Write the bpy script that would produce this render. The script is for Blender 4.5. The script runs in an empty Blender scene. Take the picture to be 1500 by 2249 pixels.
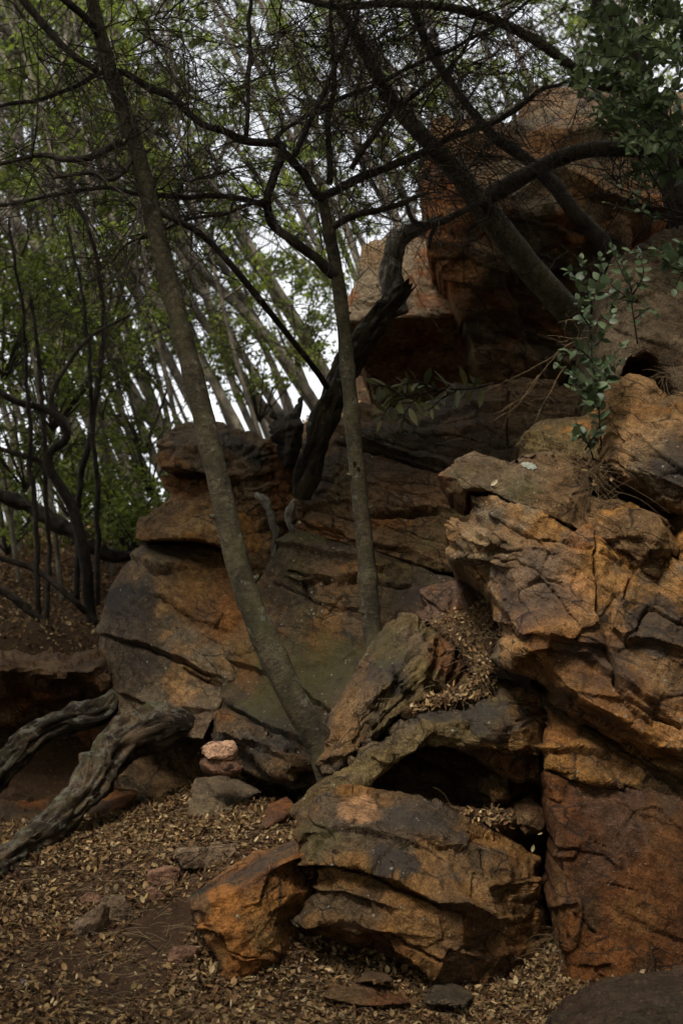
import bpy, bmesh, math, random
import numpy as np
from mathutils import Vector, geometry

random.seed(7)
RNG = np.random.default_rng(7)
scene = bpy.context.scene
COL = scene.collection

# ------------------------------------------------------------------ camera
F_PX = 3090.0
PITCH = math.radians(6.0)
CAM_Z = 1.55
cam = bpy.data.cameras.new('camera')
cam_ob = bpy.data.objects.new('camera', cam)
COL.objects.link(cam_ob)
cam.sensor_fit = 'VERTICAL'
cam.sensor_height = 36.0
cam.lens = 36.0 * F_PX / 2249.0
cam.clip_start = 0.1
cam.clip_end = 3000
cam_ob.location = (0, 0, CAM_Z)
cam_ob.rotation_euler = (math.radians(90) + PITCH, 0, 0)
cam.dof.use_dof = True
cam.dof.focus_distance = 7.1
cam.dof.aperture_fstop = 2.6
scene.camera = cam_ob

# ------------------------------------------------------------------ overcast daylight
SUN_EL, SUN_ROT = math.radians(52), math.radians(205)
world = bpy.data.worlds.new('World')
scene.world = world
world.use_nodes = True
wn = world.node_tree.nodes
wl = world.node_tree.links
wn.clear()
sky = wn.new('ShaderNodeTexSky')
sky.sky_type = 'NISHITA'
sky.sun_disc = False
sky.sun_elevation = SUN_EL
sky.sun_rotation = SUN_ROT
sky.air_density = 1.0
sky.dust_density = 4.0
hsv = wn.new('ShaderNodeHueSaturation')
hsv.inputs['Saturation'].default_value = 0.14
bg = wn.new('ShaderNodeBackground')
bg.inputs['Strength'].default_value = 0.15
wo = wn.new('ShaderNodeOutputWorld')
wl.new(sky.outputs[0], hsv.inputs['Color'])
wl.new(hsv.outputs[0], bg.inputs['Color'])
wl.new(bg.outputs[0], wo.inputs[0])

sun = bpy.data.lights.new('sun', 'SUN')
sun.energy = 1.1
sun.angle = math.radians(16)
sun.color = (1.0, 0.91, 0.78)
sun_ob = bpy.data.objects.new('sun', sun)
COL.objects.link(sun_ob)
# light travels from upper left behind the camera into the rocks
sd = Vector((-0.45 * math.cos(SUN_EL), -0.89 * math.cos(SUN_EL), math.sin(SUN_EL)))
sun_ob.rotation_euler = sd.to_track_quat('Z', 'Y').to_euler()
sky.sun_rotation = math.atan2(sd.x, sd.y)

scene.view_settings.view_transform = 'Standard'
scene.view_settings.look = 'None'
scene.view_settings.gamma = 1.0
scene.view_settings.use_curve_mapping = False
scene.view_settings.exposure = 1.25
scene.render.engine = 'CYCLES'
scene.cycles.use_denoising = True
scene.cycles.use_adaptive_sampling = True
scene.cycles.adaptive_threshold = 0.02
scene.cycles.max_bounces = 4
scene.cycles.diffuse_bounces = 2
scene.cycles.glossy_bounces = 2
scene.cycles.transmission_bounces = 3
scene.cycles.transparent_max_bounces = 4

# ------------------------------------------------------------------ pixel -> point in the place
CP, SP = math.cos(PITCH), math.sin(PITCH)
def P(px, py, Y):
    """point at world depth Y seen at photograph pixel (px, py)"""
    px = np.asarray(px, float); py = np.asarray(py, float); Y = np.asarray(Y, float)
    dx = (px - 750.0) / F_PX
    dz = (1124.5 - py) / F_PX
    y = CP - dz * SP
    t = Y / y
    return np.stack([dx * t, Y + 0 * dx, CAM_Z + (SP + dz * CP) * t], -1)
def M(npx, Y):
    return npx * Y / F_PX

# ------------------------------------------------------------------ noise
def _h(ix, iy, iz, seed):
    n = (ix.astype(np.int64) * 374761393 + iy.astype(np.int64) * 668265263 + iz.astype(np.int64) * 2147483647 + seed * 974711) & 0xFFFFFFFF
    n = ((n ^ (n >> 13)) * 1274126177) & 0xFFFFFFFF
    n = ((n ^ (n >> 16)) * 2246822519) & 0xFFFFFFFF
    n = n ^ (n >> 15)
    return (n & 0xFFFFFF) / float(0xFFFFFF)
def vn(p, seed=0):
    i = np.floor(p); f = p - i
    u = f * f * f * (f * (f * 6 - 15) + 10)
    ix, iy, iz = (i[:, k].astype(np.int64) for k in range(3))
    r = 0
    for a in (0, 1):
        wa = u[:, 0] if a else 1 - u[:, 0]
        for b in (0, 1):
            wb = u[:, 1] if b else 1 - u[:, 1]
            for c in (0, 1):
                wc = u[:, 2] if c else 1 - u[:, 2]
                r = r + wa * wb * wc * _h(ix + a, iy + b, iz + c, seed)
    return r * 2 - 1
def fbm(p, o=4, seed=0, gain=0.5):
    r = 0; a = 1.0; s = 0
    for k in range(o):
        r = r + a * vn(p * (2.03 ** k) + 17.7 * k, seed + k * 31)
        s += a; a *= gain
    return r / s * 1.5
def cells(q, seed=0):
    i = np.floor(q).astype(np.int64)
    f1 = np.full(len(q), 9.0); f2 = np.full(len(q), 9.0); rid = np.zeros(len(q)); tx = np.zeros(len(q)); tz = np.zeros(len(q))
    for a in (-1, 0, 1):
        for b in (-1, 0, 1):
            for c in (-1, 0, 1):
                x, y, z = i[:, 0] + a, i[:, 1] + b, i[:, 2] + c
                cx = x + _h(x, y, z, seed + 1); cy = y + _h(x, y, z, seed + 2); cz = z + _h(x, y, z, seed + 3)
                dx, dy, dz = q[:, 0] - cx, q[:, 1] - cy, q[:, 2] - cz
                d = np.sqrt(dx * dx + dy * dy + dz * dz)
                near = d < f1
                f2 = np.where(near, f1, np.minimum(f2, d))
                rr = _h(x, y, z, seed + 4)
                rid = np.where(near, rr, rid)
                t1 = (_h(x, y, z, seed + 5) - .5) * dx + (_h(x, y, z, seed + 6) - .5) * dz
                tx = np.where(near, t1, tx)
                f1 = np.where(near, d, f1)
    return f1, f2, rid, tx
def sstep(a, b, x):
    t = np.clip((x - a) / (b - a), 0, 1)
    return t * t * (3 - 2 * t)

# ------------------------------------------------------------------ mesh helpers
def mesh_tris(name, V, T, cols=None, smooth=True):
    V = np.asarray(V, np.float32); T = np.asarray(T, np.int32)
    me = bpy.data.meshes.new(name)
    me.vertices.add(len(V)); me.vertices.foreach_set('co', V.ravel())
    me.loops.add(T.size); me.loops.foreach_set('vertex_index', T.ravel())
    me.polygons.add(len(T))
    me.polygons.foreach_set('loop_start', np.arange(0, T.size, 3, dtype=np.int32))
    me.polygons.foreach_set('use_smooth', np.full(len(T), smooth, bool))
    me.update(calc_edges=True)
    if cols is not None:
        c = np.ones((len(V), 4), np.float32); c[:, :cols.shape[1]] = cols
        at = me.attributes.new('tint', 'FLOAT_COLOR', 'POINT')
        at.data.foreach_set('color', c.ravel())
    return me
def vec_attr(me, name, a):
    at = me.attributes.new(name, 'FLOAT_VECTOR', 'POINT')
    at.data.foreach_set('vector', np.asarray(a, np.float32).ravel())
def ob(name, me, mat=None, parent=None):
    o = bpy.data.objects.new(name, me)
    COL.objects.link(o)
    if mat is not None and me is not None and not me.materials:
        me.materials.append(mat)
    if parent is not None:
        o.parent = parent
    return o
def empty(name, loc=(0, 0, 0)):
    o = bpy.data.objects.new(name, None)
    o.empty_display_size = 0.1
    COL.objects.link(o)
    o.location = loc
    return o
def tag(o, label=None, cat=None, group=None, kind=None):
    if label: o['label'] = label
    if cat: o['category'] = cat
    if group: o['group'] = group
    if kind: o['kind'] = kind
    return o
def catmull(pts, n):
    pts = np.asarray(pts, float)
    if len(pts) < 3:
        t = np.linspace(0, 1, n)[:, None]
        return pts[0] * (1 - t) + pts[-1] * t
    q = np.vstack([2 * pts[0] - pts[1], pts, 2 * pts[-1] - pts[-2]])
    L = np.concatenate([[0], np.cumsum(np.linalg.norm(np.diff(pts[:, :3], axis=0), axis=1))])
    s = np.linspace(0, L[-1], n)
    k = np.clip(np.searchsorted(L, s, 'right') - 1, 0, len(pts) - 2)
    t = ((s - L[k]) / np.maximum(L[k + 1] - L[k], 1e-9))[:, None]
    p0, p1, p2, p3 = q[k], q[k + 1], q[k + 2], q[k + 3]
    return 0.5 * (2 * p1 + (p2 - p0) * t + (2 * p0 - 5 * p1 + 4 * p2 - p3) * t ** 2 + (3 * p1 - p0 - 3 * p2 + p3) * t ** 3)
class MB:
    def __init__(s): s.v = []; s.t = []; s.c = []; s.n = 0
    def add(s, V, T, c=None):
        s.v.append(V); s.t.append(np.asarray(T) + s.n); s.n += len(V)
        if c is not None: s.c.append(np.broadcast_to(np.asarray(c, float), (len(V), 3)))
    def mesh(s, name, smooth=True):
        return mesh_tris(name, np.vstack(s.v), np.vstack(s.t), np.vstack(s.c) if s.c else None, smooth)
def tube(pts, rad, k=8, rough=0.0, seed=0, cap=True):
    pts = np.asarray(pts, float); n = len(pts)
    rad = np.broadcast_to(np.asarray(rad, float), (n,))
    d = np.gradient(pts, axis=0); d /= np.linalg.norm(d, axis=1)[:, None] + 1e-12
    u = np.zeros((n, 3)); a = np.array([0, 0, 1.0]) if abs(d[0, 2]) < .9 else np.array([1.0, 0, 0])
    for i in range(n):
        a = a - d[i] * (a @ d[i]); a = a / (np.linalg.norm(a) + 1e-12); u[i] = a
    w = np.cross(d, u)
    th = np.arange(k) * 2 * math.pi / k
    R = rad[:, None, None]
    off = np.cos(th)[None, :, None] * u[:, None] + np.sin(th)[None, :, None] * w[:, None]
    V = pts[:, None] + off * R
    if rough:
        f = V.reshape(-1, 3)
        dd = fbm(f / max(rad.mean(), 1e-4) * np.array([.9, .9, .35]), 3, seed) * rough
        V = V + off * (R * dd.reshape(n, k, 1))
    V = V.reshape(-1, 3)
    s_ = np.concatenate([[0], np.cumsum(np.linalg.norm(np.diff(pts, axis=0), axis=1))])
    rm = rad.mean()
    tube.uv = np.stack([np.broadcast_to(np.cos(th)[None] * rm, (n, k)), np.broadcast_to(np.sin(th)[None] * rm, (n, k)), np.broadcast_to(s_[:, None], (n, k))], -1).reshape(-1, 3)
    i = np.arange(n - 1)[:, None] * k; j = np.arange(k)[None]; j2 = (j + 1) % k
    A = i + j; B = i + j2; C = A + k; D = B + k
    T = np.concatenate([np.stack([A, B, D], -1).reshape(-1, 3), np.stack([A, D, C], -1).reshape(-1, 3)])
    if cap:
        e = [[0, x + 1, x] for x in range(1, k - 1)] + [[(n - 1) * k, (n - 1) * k + x, (n - 1) * k + x + 1] for x in range(1, k - 1)]
        T = np.vstack([T, e])
    return V, T

def tubes3(Q, R):
    """many thin three-sided shoots at once: Q (n, m, 3) centre lines, R (n, m) radii"""
    n, m, _ = Q.shape
    d = np.gradient(Q, axis=1); d /= np.linalg.norm(d, axis=2)[..., None] + 1e-12
    a = np.where(np.abs(d[:, :1, 2:3]) < .9, np.array([0, 0, 1.0]), np.array([1.0, 0, 0]))
    u = np.cross(d, a); u /= np.linalg.norm(u, axis=2)[..., None] + 1e-9
    w = np.cross(d, u)
    th = np.arange(3) * 2 * math.pi / 3
    V = Q[:, :, None] + R[:, :, None, None] * (np.cos(th)[:, None] * u[:, :, None] + np.sin(th)[:, None] * w[:, :, None])
    i = np.arange(m - 1)[:, None] * 3; j = np.arange(3)[None]; j2 = (j + 1) % 3
    A = i + j; B = i + j2
    T = np.concatenate([np.stack([A, B, B + 3], -1).reshape(-1, 3), np.stack([A, B + 3, A + 3], -1).reshape(-1, 3)])
    T = T[None] + (np.arange(n) * m * 3)[:, None, None]
    return V.reshape(-1, 3), T.reshape(-1, 3)

# ------------------------------------------------------------------ materials
def newmat(name):
    m = bpy.data.materials.new(name); m.use_nodes = True
    nt = m.node_tree; nt.nodes.clear()
    return m, nt.nodes, nt.links
def N(nodes, typ, **kw):
    n = nodes.new(typ)
    for k, v in kw.items():
        if k in ('op',): n.operation = v
        elif hasattr(n, k): setattr(n, k, v)
    return n
def noise_node(nodes, links, co, scale, detail=6, rough=.6, dist=0.0):
    n = nodes.new('ShaderNodeTexNoise')
    n.inputs['Scale'].default_value = scale; n.inputs['Detail'].default_value = detail
    n.inputs['Roughness'].default_value = rough; n.inputs['Distortion'].default_value = dist
    links.new(co, n.inputs['Vector'])
    return n.outputs['Fac']
def ramp(nodes, links, src, a, b, ca=0.0, cb=1.0):
    n = nodes.new('ShaderNodeMapRange'); n.interpolation_type = 'SMOOTHSTEP'
    n.inputs['From Min'].default_value = a; n.inputs['From Max'].default_value = b
    n.inputs['To Min'].default_value = ca; n.inputs['To Max'].default_value = cb
    links.new(src, n.inputs['Value'])
    return n.outputs['Result']
def mixc(nodes, links, fac, a, b, mode='MIX'):
    n = nodes.new('ShaderNodeMix'); n.data_type = 'RGBA'; n.blend_type = mode
    for sock, v in ((0, fac), (6, a), (7, b)):
        if isinstance(v, (int, float)): n.inputs[sock].default_value = v
        elif isinstance(v, tuple): n.inputs[sock].default_value = (*v, 1) if len(v) == 3 else v
        else: links.new(v, n.inputs[sock])
    return n.outputs[2]
def math_n(nodes, links, op, a, b=None):
    n = nodes.new('ShaderNodeMath'); n.operation = op
    for k, v in enumerate((a, b)):
        if v is None: continue
        if isinstance(v, (int, float)): n.inputs[k].default_value = v
        else: links.new(v, n.inputs[k])
    return n.outputs[0]

def rock_material():
    m, nd, lk = newmat('sandstone')
    geo = nd.new('ShaderNodeNewGeometry').outputs['Position']
    at = nd.new('ShaderNodeAttribute'); at.attribute_name = 'tint'
    ma = nd.new('ShaderNodeAttribute'); ma.attribute_name = 'mask'      # r dark patina, g moss, b lichen
    sep = nd.new('ShaderNodeSeparateColor'); lk.new(ma.outputs['Color'], sep.inputs[0])
    n1 = noise_node(nd, lk, geo, 5.5, 5, .62, .3)
    n2 = noise_node(nd, lk, geo, 23, 5, .7)
    n3 = noise_node(nd, lk, geo, 110, 2, .7)
    bd = nd.new('ShaderNodeAttribute'); bd.attribute_name = 'bed'
    bm_ = nd.new('ShaderNodeMapping'); bm_.inputs['Scale'].default_value = (5.0, 5.0, 26.0); lk.new(bd.outputs['Vector'], bm_.inputs[0])
    n4 = noise_node(nd, lk, bm_.outputs[0], 1.0, 4, .68, .6)
    base = at.outputs['Color']
    base = mixc(nd, lk, 1.0, base, mixc(nd, lk, ramp(nd, lk, n4, .36, .64), (.80, .78, .76), (1.14, 1.13, 1.11)), 'MULTIPLY')
    # grain
    base = mixc(nd, lk, 1.0, base, mixc(nd, lk, ramp(nd, lk, n2, .28, .72), (.52, .48, .45), (1.42, 1.38, 1.32)), 'MULTIPLY')
    base = mixc(nd, lk, 1.0, base, mixc(nd, lk, ramp(nd, lk, n3, .30, .70), (.62, .60, .58), (1.36, 1.34, 1.32)), 'MULTIPLY')
    # hairline joints and bedding cracks
    bq = nd.new('ShaderNodeVectorMath'); bq.operation = 'ADD'
    ns = nd.new('ShaderNodeTexNoise'); ns.inputs['Scale'].default_value = 4.0; ns.inputs['Detail'].default_value = 3; lk.new(bd.outputs['Vector'], ns.inputs['Vector'])
    sc_ = nd.new('ShaderNodeVectorMath'); sc_.operation = 'SCALE'; sc_.inputs['Scale'].default_value = .16; lk.new(ns.outputs['Color'], sc_.inputs[0])
    lk.new(bd.outputs['Vector'], bq.inputs[0]); lk.new(sc_.outputs[0], bq.inputs[1])
    bs = nd.new('ShaderNodeMapping'); bs.inputs['Scale'].default_value = (3.2, 3.2, 11.0); lk.new(bq.outputs[0], bs.inputs[0])
    ve = nd.new('ShaderNodeTexVoronoi'); ve.feature = 'DISTANCE_TO_EDGE'; ve.inputs['Scale'].default_value = 1.0; lk.new(bs.outputs[0], ve.inputs['Vector'])
    gt = ramp(nd, lk, noise_node(nd, lk, geo, 3.1, 3, .6), .42, .58)
    ck = math_n(nd, lk, 'MULTIPLY', ramp(nd, lk, ve.outputs['Distance'], .045, .008), gt)
    base = mixc(nd, lk, math_n(nd, lk, 'MULTIPLY', ck, .8), base, (.016, .012, .009))
    # pits and dark grains
    pit = noise_node(nd, lk, geo, 62, 3, .75)
    base = mixc(nd, lk, ramp(nd, lk, pit, .60, .70, 0, .8), base, (.022, .017, .013))
    base = mixc(nd, lk, ramp(nd, lk, pit, .37, .29, 0, .45), base, (.42, .33, .22))
    # dark mineral patina, broken up
    dk = math_n(nd, lk, 'ADD', math_n(nd, lk, 'MULTIPLY', sep.outputs[0], 0.75), math_n(nd, lk, 'MULTIPLY', n1, .55))
    dk = math_n(nd, lk, 'ADD', dk, math_n(nd, lk, 'MULTIPLY', n2, .32))
    base = mixc(nd, lk, ramp(nd, lk, dk, .60, .98, 0, .85), base, (.036, .032, .029))
    # moss film
    ms = math_n(nd, lk, 'ADD', math_n(nd, lk, 'MULTIPLY', sep.outputs[1], .8), math_n(nd, lk, 'MULTIPLY', noise_node(nd, lk, geo, 13, 4, .7), .6))
    base = mixc(nd, lk, ramp(nd, lk, ms, .66, 1.05, 0, .6), base, (.070, .064, .022))
    # small pale lichen crusts
    vo = nd.new('ShaderNodeTexVoronoi'); vo.inputs['Scale'].default_value = 15; lk.new(geo, vo.inputs['Vector'])
    vd = math_n(nd, lk, 'ADD', vo.outputs['Distance'], math_n(nd, lk, 'MULTIPLY', n2, .45))
    sp = ramp(nd, lk, vd, .36, .28)
    rnd = nd.new('ShaderNodeSeparateColor'); lk.new(vo.outputs['Color'], rnd.inputs[0])
    sel = math_n(nd, lk, 'LESS_THAN', rnd.outputs[0], math_n(nd, lk, 'MULTIPLY', sep.outputs[2], .55))
    base = mixc(nd, lk, math_n(nd, lk, 'MULTIPLY', math_n(nd, lk, 'MULTIPLY', sp, sel), .8), base, (.27, .28, .225))
    v2 = nd.new('ShaderNodeTexVoronoi'); v2.inputs['Scale'].default_value = 42; lk.new(geo, v2.inputs['Vector'])
    r2 = nd.new('ShaderNodeSeparateColor'); lk.new(v2.outputs['Color'], r2.inputs[0])
    s2 = math_n(nd, lk, 'MULTIPLY', ramp(nd, lk, math_n(nd, lk, 'ADD', v2.outputs['Distance'], math_n(nd, lk, 'MULTIPLY', n3, .3)), .42, .32), math_n(nd, lk, 'LESS_THAN', r2.outputs[0], math_n(nd, lk, 'MULTIPLY', sep.outputs[2], .07)))
    base = mixc(nd, lk, math_n(nd, lk, 'MULTIPLY', s2, .75), base, (.25, .23, .18))
    pb = nd.new('ShaderNodeBsdfPrincipled')
    lk.new(base, pb.inputs['Base Color'])
    pb.inputs['Roughness'].default_value = .85
    pb.inputs['Specular IOR Level'].default_value = .14
    b0 = nd.new('ShaderNodeBump'); b0.inputs['Strength'].default_value = .8; b0.inputs['Distance'].default_value = .018
    lk.new(n4, b0.inputs['Height'])
    b1 = nd.new('ShaderNodeBump'); b1.inputs['Strength'].default_value = 1.0; b1.inputs['Distance'].default_value = .022
    lk.new(n2, b1.inputs['Height']); lk.new(b0.outputs[0], b1.inputs['Normal'])
    b2 = nd.new('ShaderNodeBump'); b2.inputs['Strength'].default_value = .9; b2.inputs['Distance'].default_value = .008
    lk.new(n3, b2.inputs['Height']); lk.new(b1.outputs[0], b2.inputs['Normal'])
    lk.new(b2.outputs[0], pb.inputs['Normal'])
    out = nd.new('ShaderNodeOutputMaterial'); lk.new(pb.outputs[0], out.inputs[0])
    return m
ROCK = rock_material()

def bark_material(name, c1, c2, lichen=0.0, stretch=.25, scale=26, moss=0.0, bump=.02):
    m, nd, lk = newmat(name)
    tc = nd.new('ShaderNodeTexCoord')
    al = nd.new('ShaderNodeAttribute'); al.attribute_name = 'along'
    oi = nd.new('ShaderNodeObjectInfo')
    mp = nd.new('ShaderNodeMapping'); mp.inputs['Scale'].default_value = (1, 1, stretch); lk.new(al.outputs['Vector'], mp.inputs[0])
    n1 = noise_node(nd, lk, mp.outputs[0], scale, 5, .72, .5)
    n2 = noise_node(nd, lk, tc.outputs['Object'], 6, 3, .65)
    n3 = noise_node(nd, lk, al.outputs['Vector'], 130, 2, .7)
    base = mixc(nd, lk, ramp(nd, lk, n1, .34, .66), c1, c2)
    base = mixc(nd, lk, 1.0, base, mixc(nd, lk, ramp(nd, lk, n2, .35, .65), (.6, .6, .6), (1.35, 1.32, 1.26)), 'MULTIPLY')
    base = mixc(nd, lk, 1.0, base, mixc(nd, lk, ramp(nd, lk, n3, .35, .65), (.75, .75, .75), (1.25, 1.25, 1.25)), 'MULTIPLY')
    base = mixc(nd, lk, 1.0, base, mixc(nd, lk, oi.outputs['Random'], (.6, .6, .6), (1.35, 1.32, 1.28)), 'MULTIPLY')
    if moss:
        base = mixc(nd, lk, ramp(nd, lk, noise_node(nd, lk, tc.outputs['Object'], 4.5, 3, .6), .46 , .75, 0, moss), base, (.060, .058, .022))
    if lichen:
        geo = nd.new('ShaderNodeNewGeometry')
        sx = nd.new('ShaderNodeSeparateXYZ'); lk.new(geo.outputs['Normal'], sx.inputs[0])
        up = ramp(nd, lk, sx.outputs['Z'], -.3, .8, 0, .12)
        ln = math_n(nd, lk, 'ADD', noise_node(nd, lk, tc.outputs['Object'], 14, 5, .75), up)
        base = mixc(nd, lk, ramp(nd, lk, ln, .62 , .68, 0, lichen), base, (.20, .195, .155))
    pb = nd.new('ShaderNodeBsdfPrincipled'); lk.new(base, pb.inputs['Base Color'])
    pb.inputs['Roughness'].default_value = .85; pb.inputs['Specular IOR Level'].default_value = .2
    b1 = nd.new('ShaderNodeBump'); b1.inputs['Strength'].default_value = 1; b1.inputs['Distance'].default_value = bump
    lk.new(n1, b1.inputs['Height'])
    b2 = nd.new('ShaderNodeBump'); b2.inputs['Strength'].default_value = .7; b2.inputs['Distance'].default_value = .003
    lk.new(n3, b2.inputs['Height']); lk.new(b1.outputs[0], b2.inputs['Normal'])
    lk.new(b2.outputs[0], pb.inputs['Normal'])
    out = nd.new('ShaderNodeOutputMaterial'); lk.new(pb.outputs[0], out.inputs[0])
    return m
BARK = bark_material('bark_grey_brown', (.038, .031, .018), (.092, .077, .047), lichen=.45, stretch=1.5, scale=34, moss=.5, bump=.010)
BARK_BG = bark_material('bark_pale_grey', (.070, .060, .046), (.165, .145, .114), lichen=0.15, stretch=.25, scale=14, bump=.02)
BARK_DK = bark_material('bark_dark', (.018, .014, .011), (.055, .044, .034), stretch=.4, scale=30, bump=.006)
DEADWOOD = bark_material('dead_wood', (.008, .006, .0045), (.080, .056, .034), lichen=.4, stretch=.12, scale=40, moss=.6, bump=.03)
GREYWOOD = bark_material('lichen_wood', (.06, .052, .044), (.17, .155, .135), lichen=.8, stretch=.2, scale=20, bump=.02)
CHAR = bark_material('charred_wood', (.012, .010, .008), (.090, .070, .052), stretch=.3, scale=24, bump=.03)

def leaf_material(name, tint=(1, 1, 1), transl=.35, rough=.5, fixed=None, spec=.35):
    m, nd, lk = newmat(name)
    if fixed is None:
        at = nd.new('ShaderNodeAttribute'); at.attribute_name = 'tint'
        c = mixc(nd, lk, 1.0, at.outputs['Color'], tint, 'MULTIPLY')
    else:
        oi = nd.new('ShaderNodeObjectInfo')
        c = mixc(nd, lk, oi.outputs['Random'], fixed[0], fixed[1])
        geo = nd.new('ShaderNodeNewGeometry')
        c = mixc(nd, lk, 1.0, c, mixc(nd, lk, noise_node(nd, lk, geo.outputs['Position'], 40, 4), (.7, .7, .7), (1.3, 1.3, 1.3)), 'MULTIPLY')
    pb = nd.new('ShaderNodeBsdfPrincipled'); lk.new(c, pb.inputs['Base Color'])
    pb.inputs['Roughness'].default_value = rough; pb.inputs['Specular IOR Level'].default_value = spec
    tr = nd.new('ShaderNodeBsdfTranslucent'); lk.new(c, tr.inputs['Color'])
    mx = nd.new('ShaderNodeMixShader'); mx.inputs[0].default_value = transl
    lk.new(pb.outputs[0], mx.inputs[1]); lk.new(tr.outputs[0], mx.inputs[2])
    out = nd.new('ShaderNodeOutputMaterial'); lk.new(mx.outputs[0], out.inputs[0])
    return m
FOLIAGE = leaf_material('foliage', tint=(1.35, 1.35, 1.2), transl=.55)
LITTER = leaf_material('dry_leaves', transl=.12, rough=.75, spec=.15)
TEAL = leaf_material('shrub_leaf', transl=.25, rough=.45, fixed=((.050, .078, .034), (.130, .175, .085)))
OLIVE = leaf_material('long_leaf', transl=.2, rough=.5, fixed=((.05, .065, .03), (.17, .15, .05)))
STRAW = leaf_material('straw', transl=.05, rough=.7, fixed=((.10, .065, .035), (.24, .17, .095)), spec=.15)

def soil_material():
    m, nd, lk = newmat('soil')
    geo = nd.new('ShaderNodeNewGeometry').outputs['Position']
    n1 = noise_node(nd, lk, geo, 2.2, 5, .65)
    n2 = noise_node(nd, lk, geo, 38, 4, .75)
    n3 = noise_node(nd, lk, geo, 160, 2, .7)
    c = mixc(nd, lk, ramp(nd, lk, n1, .35, .7), (.042, .024, .013), (.080, .046, .025))
    c = mixc(nd, lk, ramp(nd, lk, n2, .50, .75, 0, .8), c, (.16, .10, .055))
    c = mixc(nd, lk, 1.0, c, mixc(nd, lk, ramp(nd, lk, n3, .3, .7), (.6, .6, .6), (1.35, 1.35, 1.35)), 'MULTIPLY')
    pb = nd.new('ShaderNodeBsdfPrincipled'); lk.new(c, pb.inputs['Base Color'])
    pb.inputs['Roughness'].default_value = .95; pb.inputs['Specular IOR Level'].default_value = .1
    b1 = nd.new('ShaderNodeBump'); b1.inputs['Strength'].default_value = 1; b1.inputs['Distance'].default_value = .02
    lk.new(n2, b1.inputs['Height'])
    b2 = nd.new('ShaderNodeBump'); b2.inputs['Strength'].default_value = .8; b2.inputs['Distance'].default_value = .005
    lk.new(n3, b2.inputs['Height']); lk.new(b1.outputs[0], b2.inputs['Normal'])
    lk.new(b2.outputs[0], pb.inputs['Normal'])
    out = nd.new('ShaderNodeOutputMaterial'); lk.new(pb.outputs[0], out.inputs[0])
    return m
SOIL = soil_material()

# ------------------------------------------------------------------ terrain
_g = []
for a in [(0, 2249, 6.0), (400, 2249, 6.0), (800, 2249, 6.0), (1200, 2249, 5.95), (-300, 2249, 6.1),
          (0, 2000, 6.95), (-300, 2000, 7.1), (300, 2000, 7.0), (420, 2120, 6.55), (200, 1850, 7.8), (0, 1880, 7.9),
          (400, 1790, 8.15), (560, 1760, 8.2), (640, 1800, 7.8), (620, 1870, 7.3), (1000, 2200, 6.35), (1180, 2130, 6.6),
          (800, 2170, 6.5), (640, 2170, 6.4), (280, 1790, 8.7), (100, 1800, 8.9), (-200, 1810, 9.0), (480, 1705, 8.9), (100, 1790, 9.6), (-200, 1790, 9.7), (230, 1770, 9.6),
          (0, 1422, 10.3), (200, 1438, 10.3), (-300, 1425, 10.4), (100, 1385, 11.1), (260, 1330, 12.2), (60, 1270, 13.2), (300, 1235, 13.6),
          (-200, 1250, 13.5), (100, 1190, 16.0), (330, 1120, 17.0), (-200, 1180, 17.0)]:
    _g.append(P(*a))
_g += [np.array(a, float) for a in [(0, 0, 0), (-4, 0, .1), (4, 0, .1), (0, 3, 0), (-4, 4, .1), (4, 4, .2), (0, 8.8, .55), (1, 8.6, .4), (2, 8, .4), (0.5, 7.5, .3), (4, 8, 1.2),
        (0, 10.5, 1.2), (1.5, 10.5, 1.6), (3, 10.5, 2.5), (-.6, 11.5, 1.9), (-.9, 13.2, 3.0), (0, 13.5, 3.5), (1.2, 13.8, 5.0), (2.2, 14.3, 6.4), (4.5, 14.5, 7.2),
        (-1.5, 14.6, 3.3), (-.5, 17, 3.9), (1, 17, 5.6), (3, 17, 6.9), (6, 17, 7.6), (-3, 20, 3.6), (-8, 18, 3.2), (-9, 10, 1.6), (9, 10, 4.5),
        (-8, 30, 3.2), (0, 28, 4.6), (8, 30, 6.5), (-20, 20, 3), (20, 20, 6), (-20, 45, 2), (20, 45, 4), (0, 50, 3), (-15, 0, 0), (15, 0, 1), (0, -15, -1)]]
_g = np.array(_g)
def _tps(r2):
    return np.where(r2 > 1e-12, r2 * np.log(np.maximum(r2, 1e-12)), 0) * .5
_n = len(_g)
_A = np.zeros((_n + 3, _n + 3))
_A[:_n, :_n] = _tps(((_g[:, None, :2] - _g[None, :, :2]) ** 2).sum(-1)) + np.eye(_n) * .02
_A[:_n, _n] = 1; _A[:_n, _n + 1:] = _g[:, :2]; _A[_n, :_n] = 1; _A[_n + 1:, :_n] = _g[:, :2].T
_w = np.linalg.solve(_A, np.concatenate([_g[:, 2], [0, 0, 0]]))
def ground_z(x, y):
    x = np.atleast_1d(np.asarray(x, float)); y = np.atleast_1d(np.asarray(y, float))
    xc = np.clip(x, -22, 22); yc = np.clip(y, -16, 52)
    q = np.stack([xc, yc], -1)
    z = np.zeros(len(q))
    for s in range(0, len(q), 20000):
        c = q[s:s + 20000]
        z[s:s + 20000] = _tps(((c[:, None] - _g[None, :, :2]) ** 2).sum(-1)) @ _w[:_n] + _w[_n] + c @ _w[_n + 1:]
    far = np.hypot(x - xc, y - yc)
    z = z * np.exp(-far / 60.0)
    q3 = np.stack([x, y, 0 * x], -1)
    z = z + .035 * fbm(q3 * 1.1, 4, 5) + .012 * fbm(q3 * 5, 3, 9)
    return z
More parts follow.
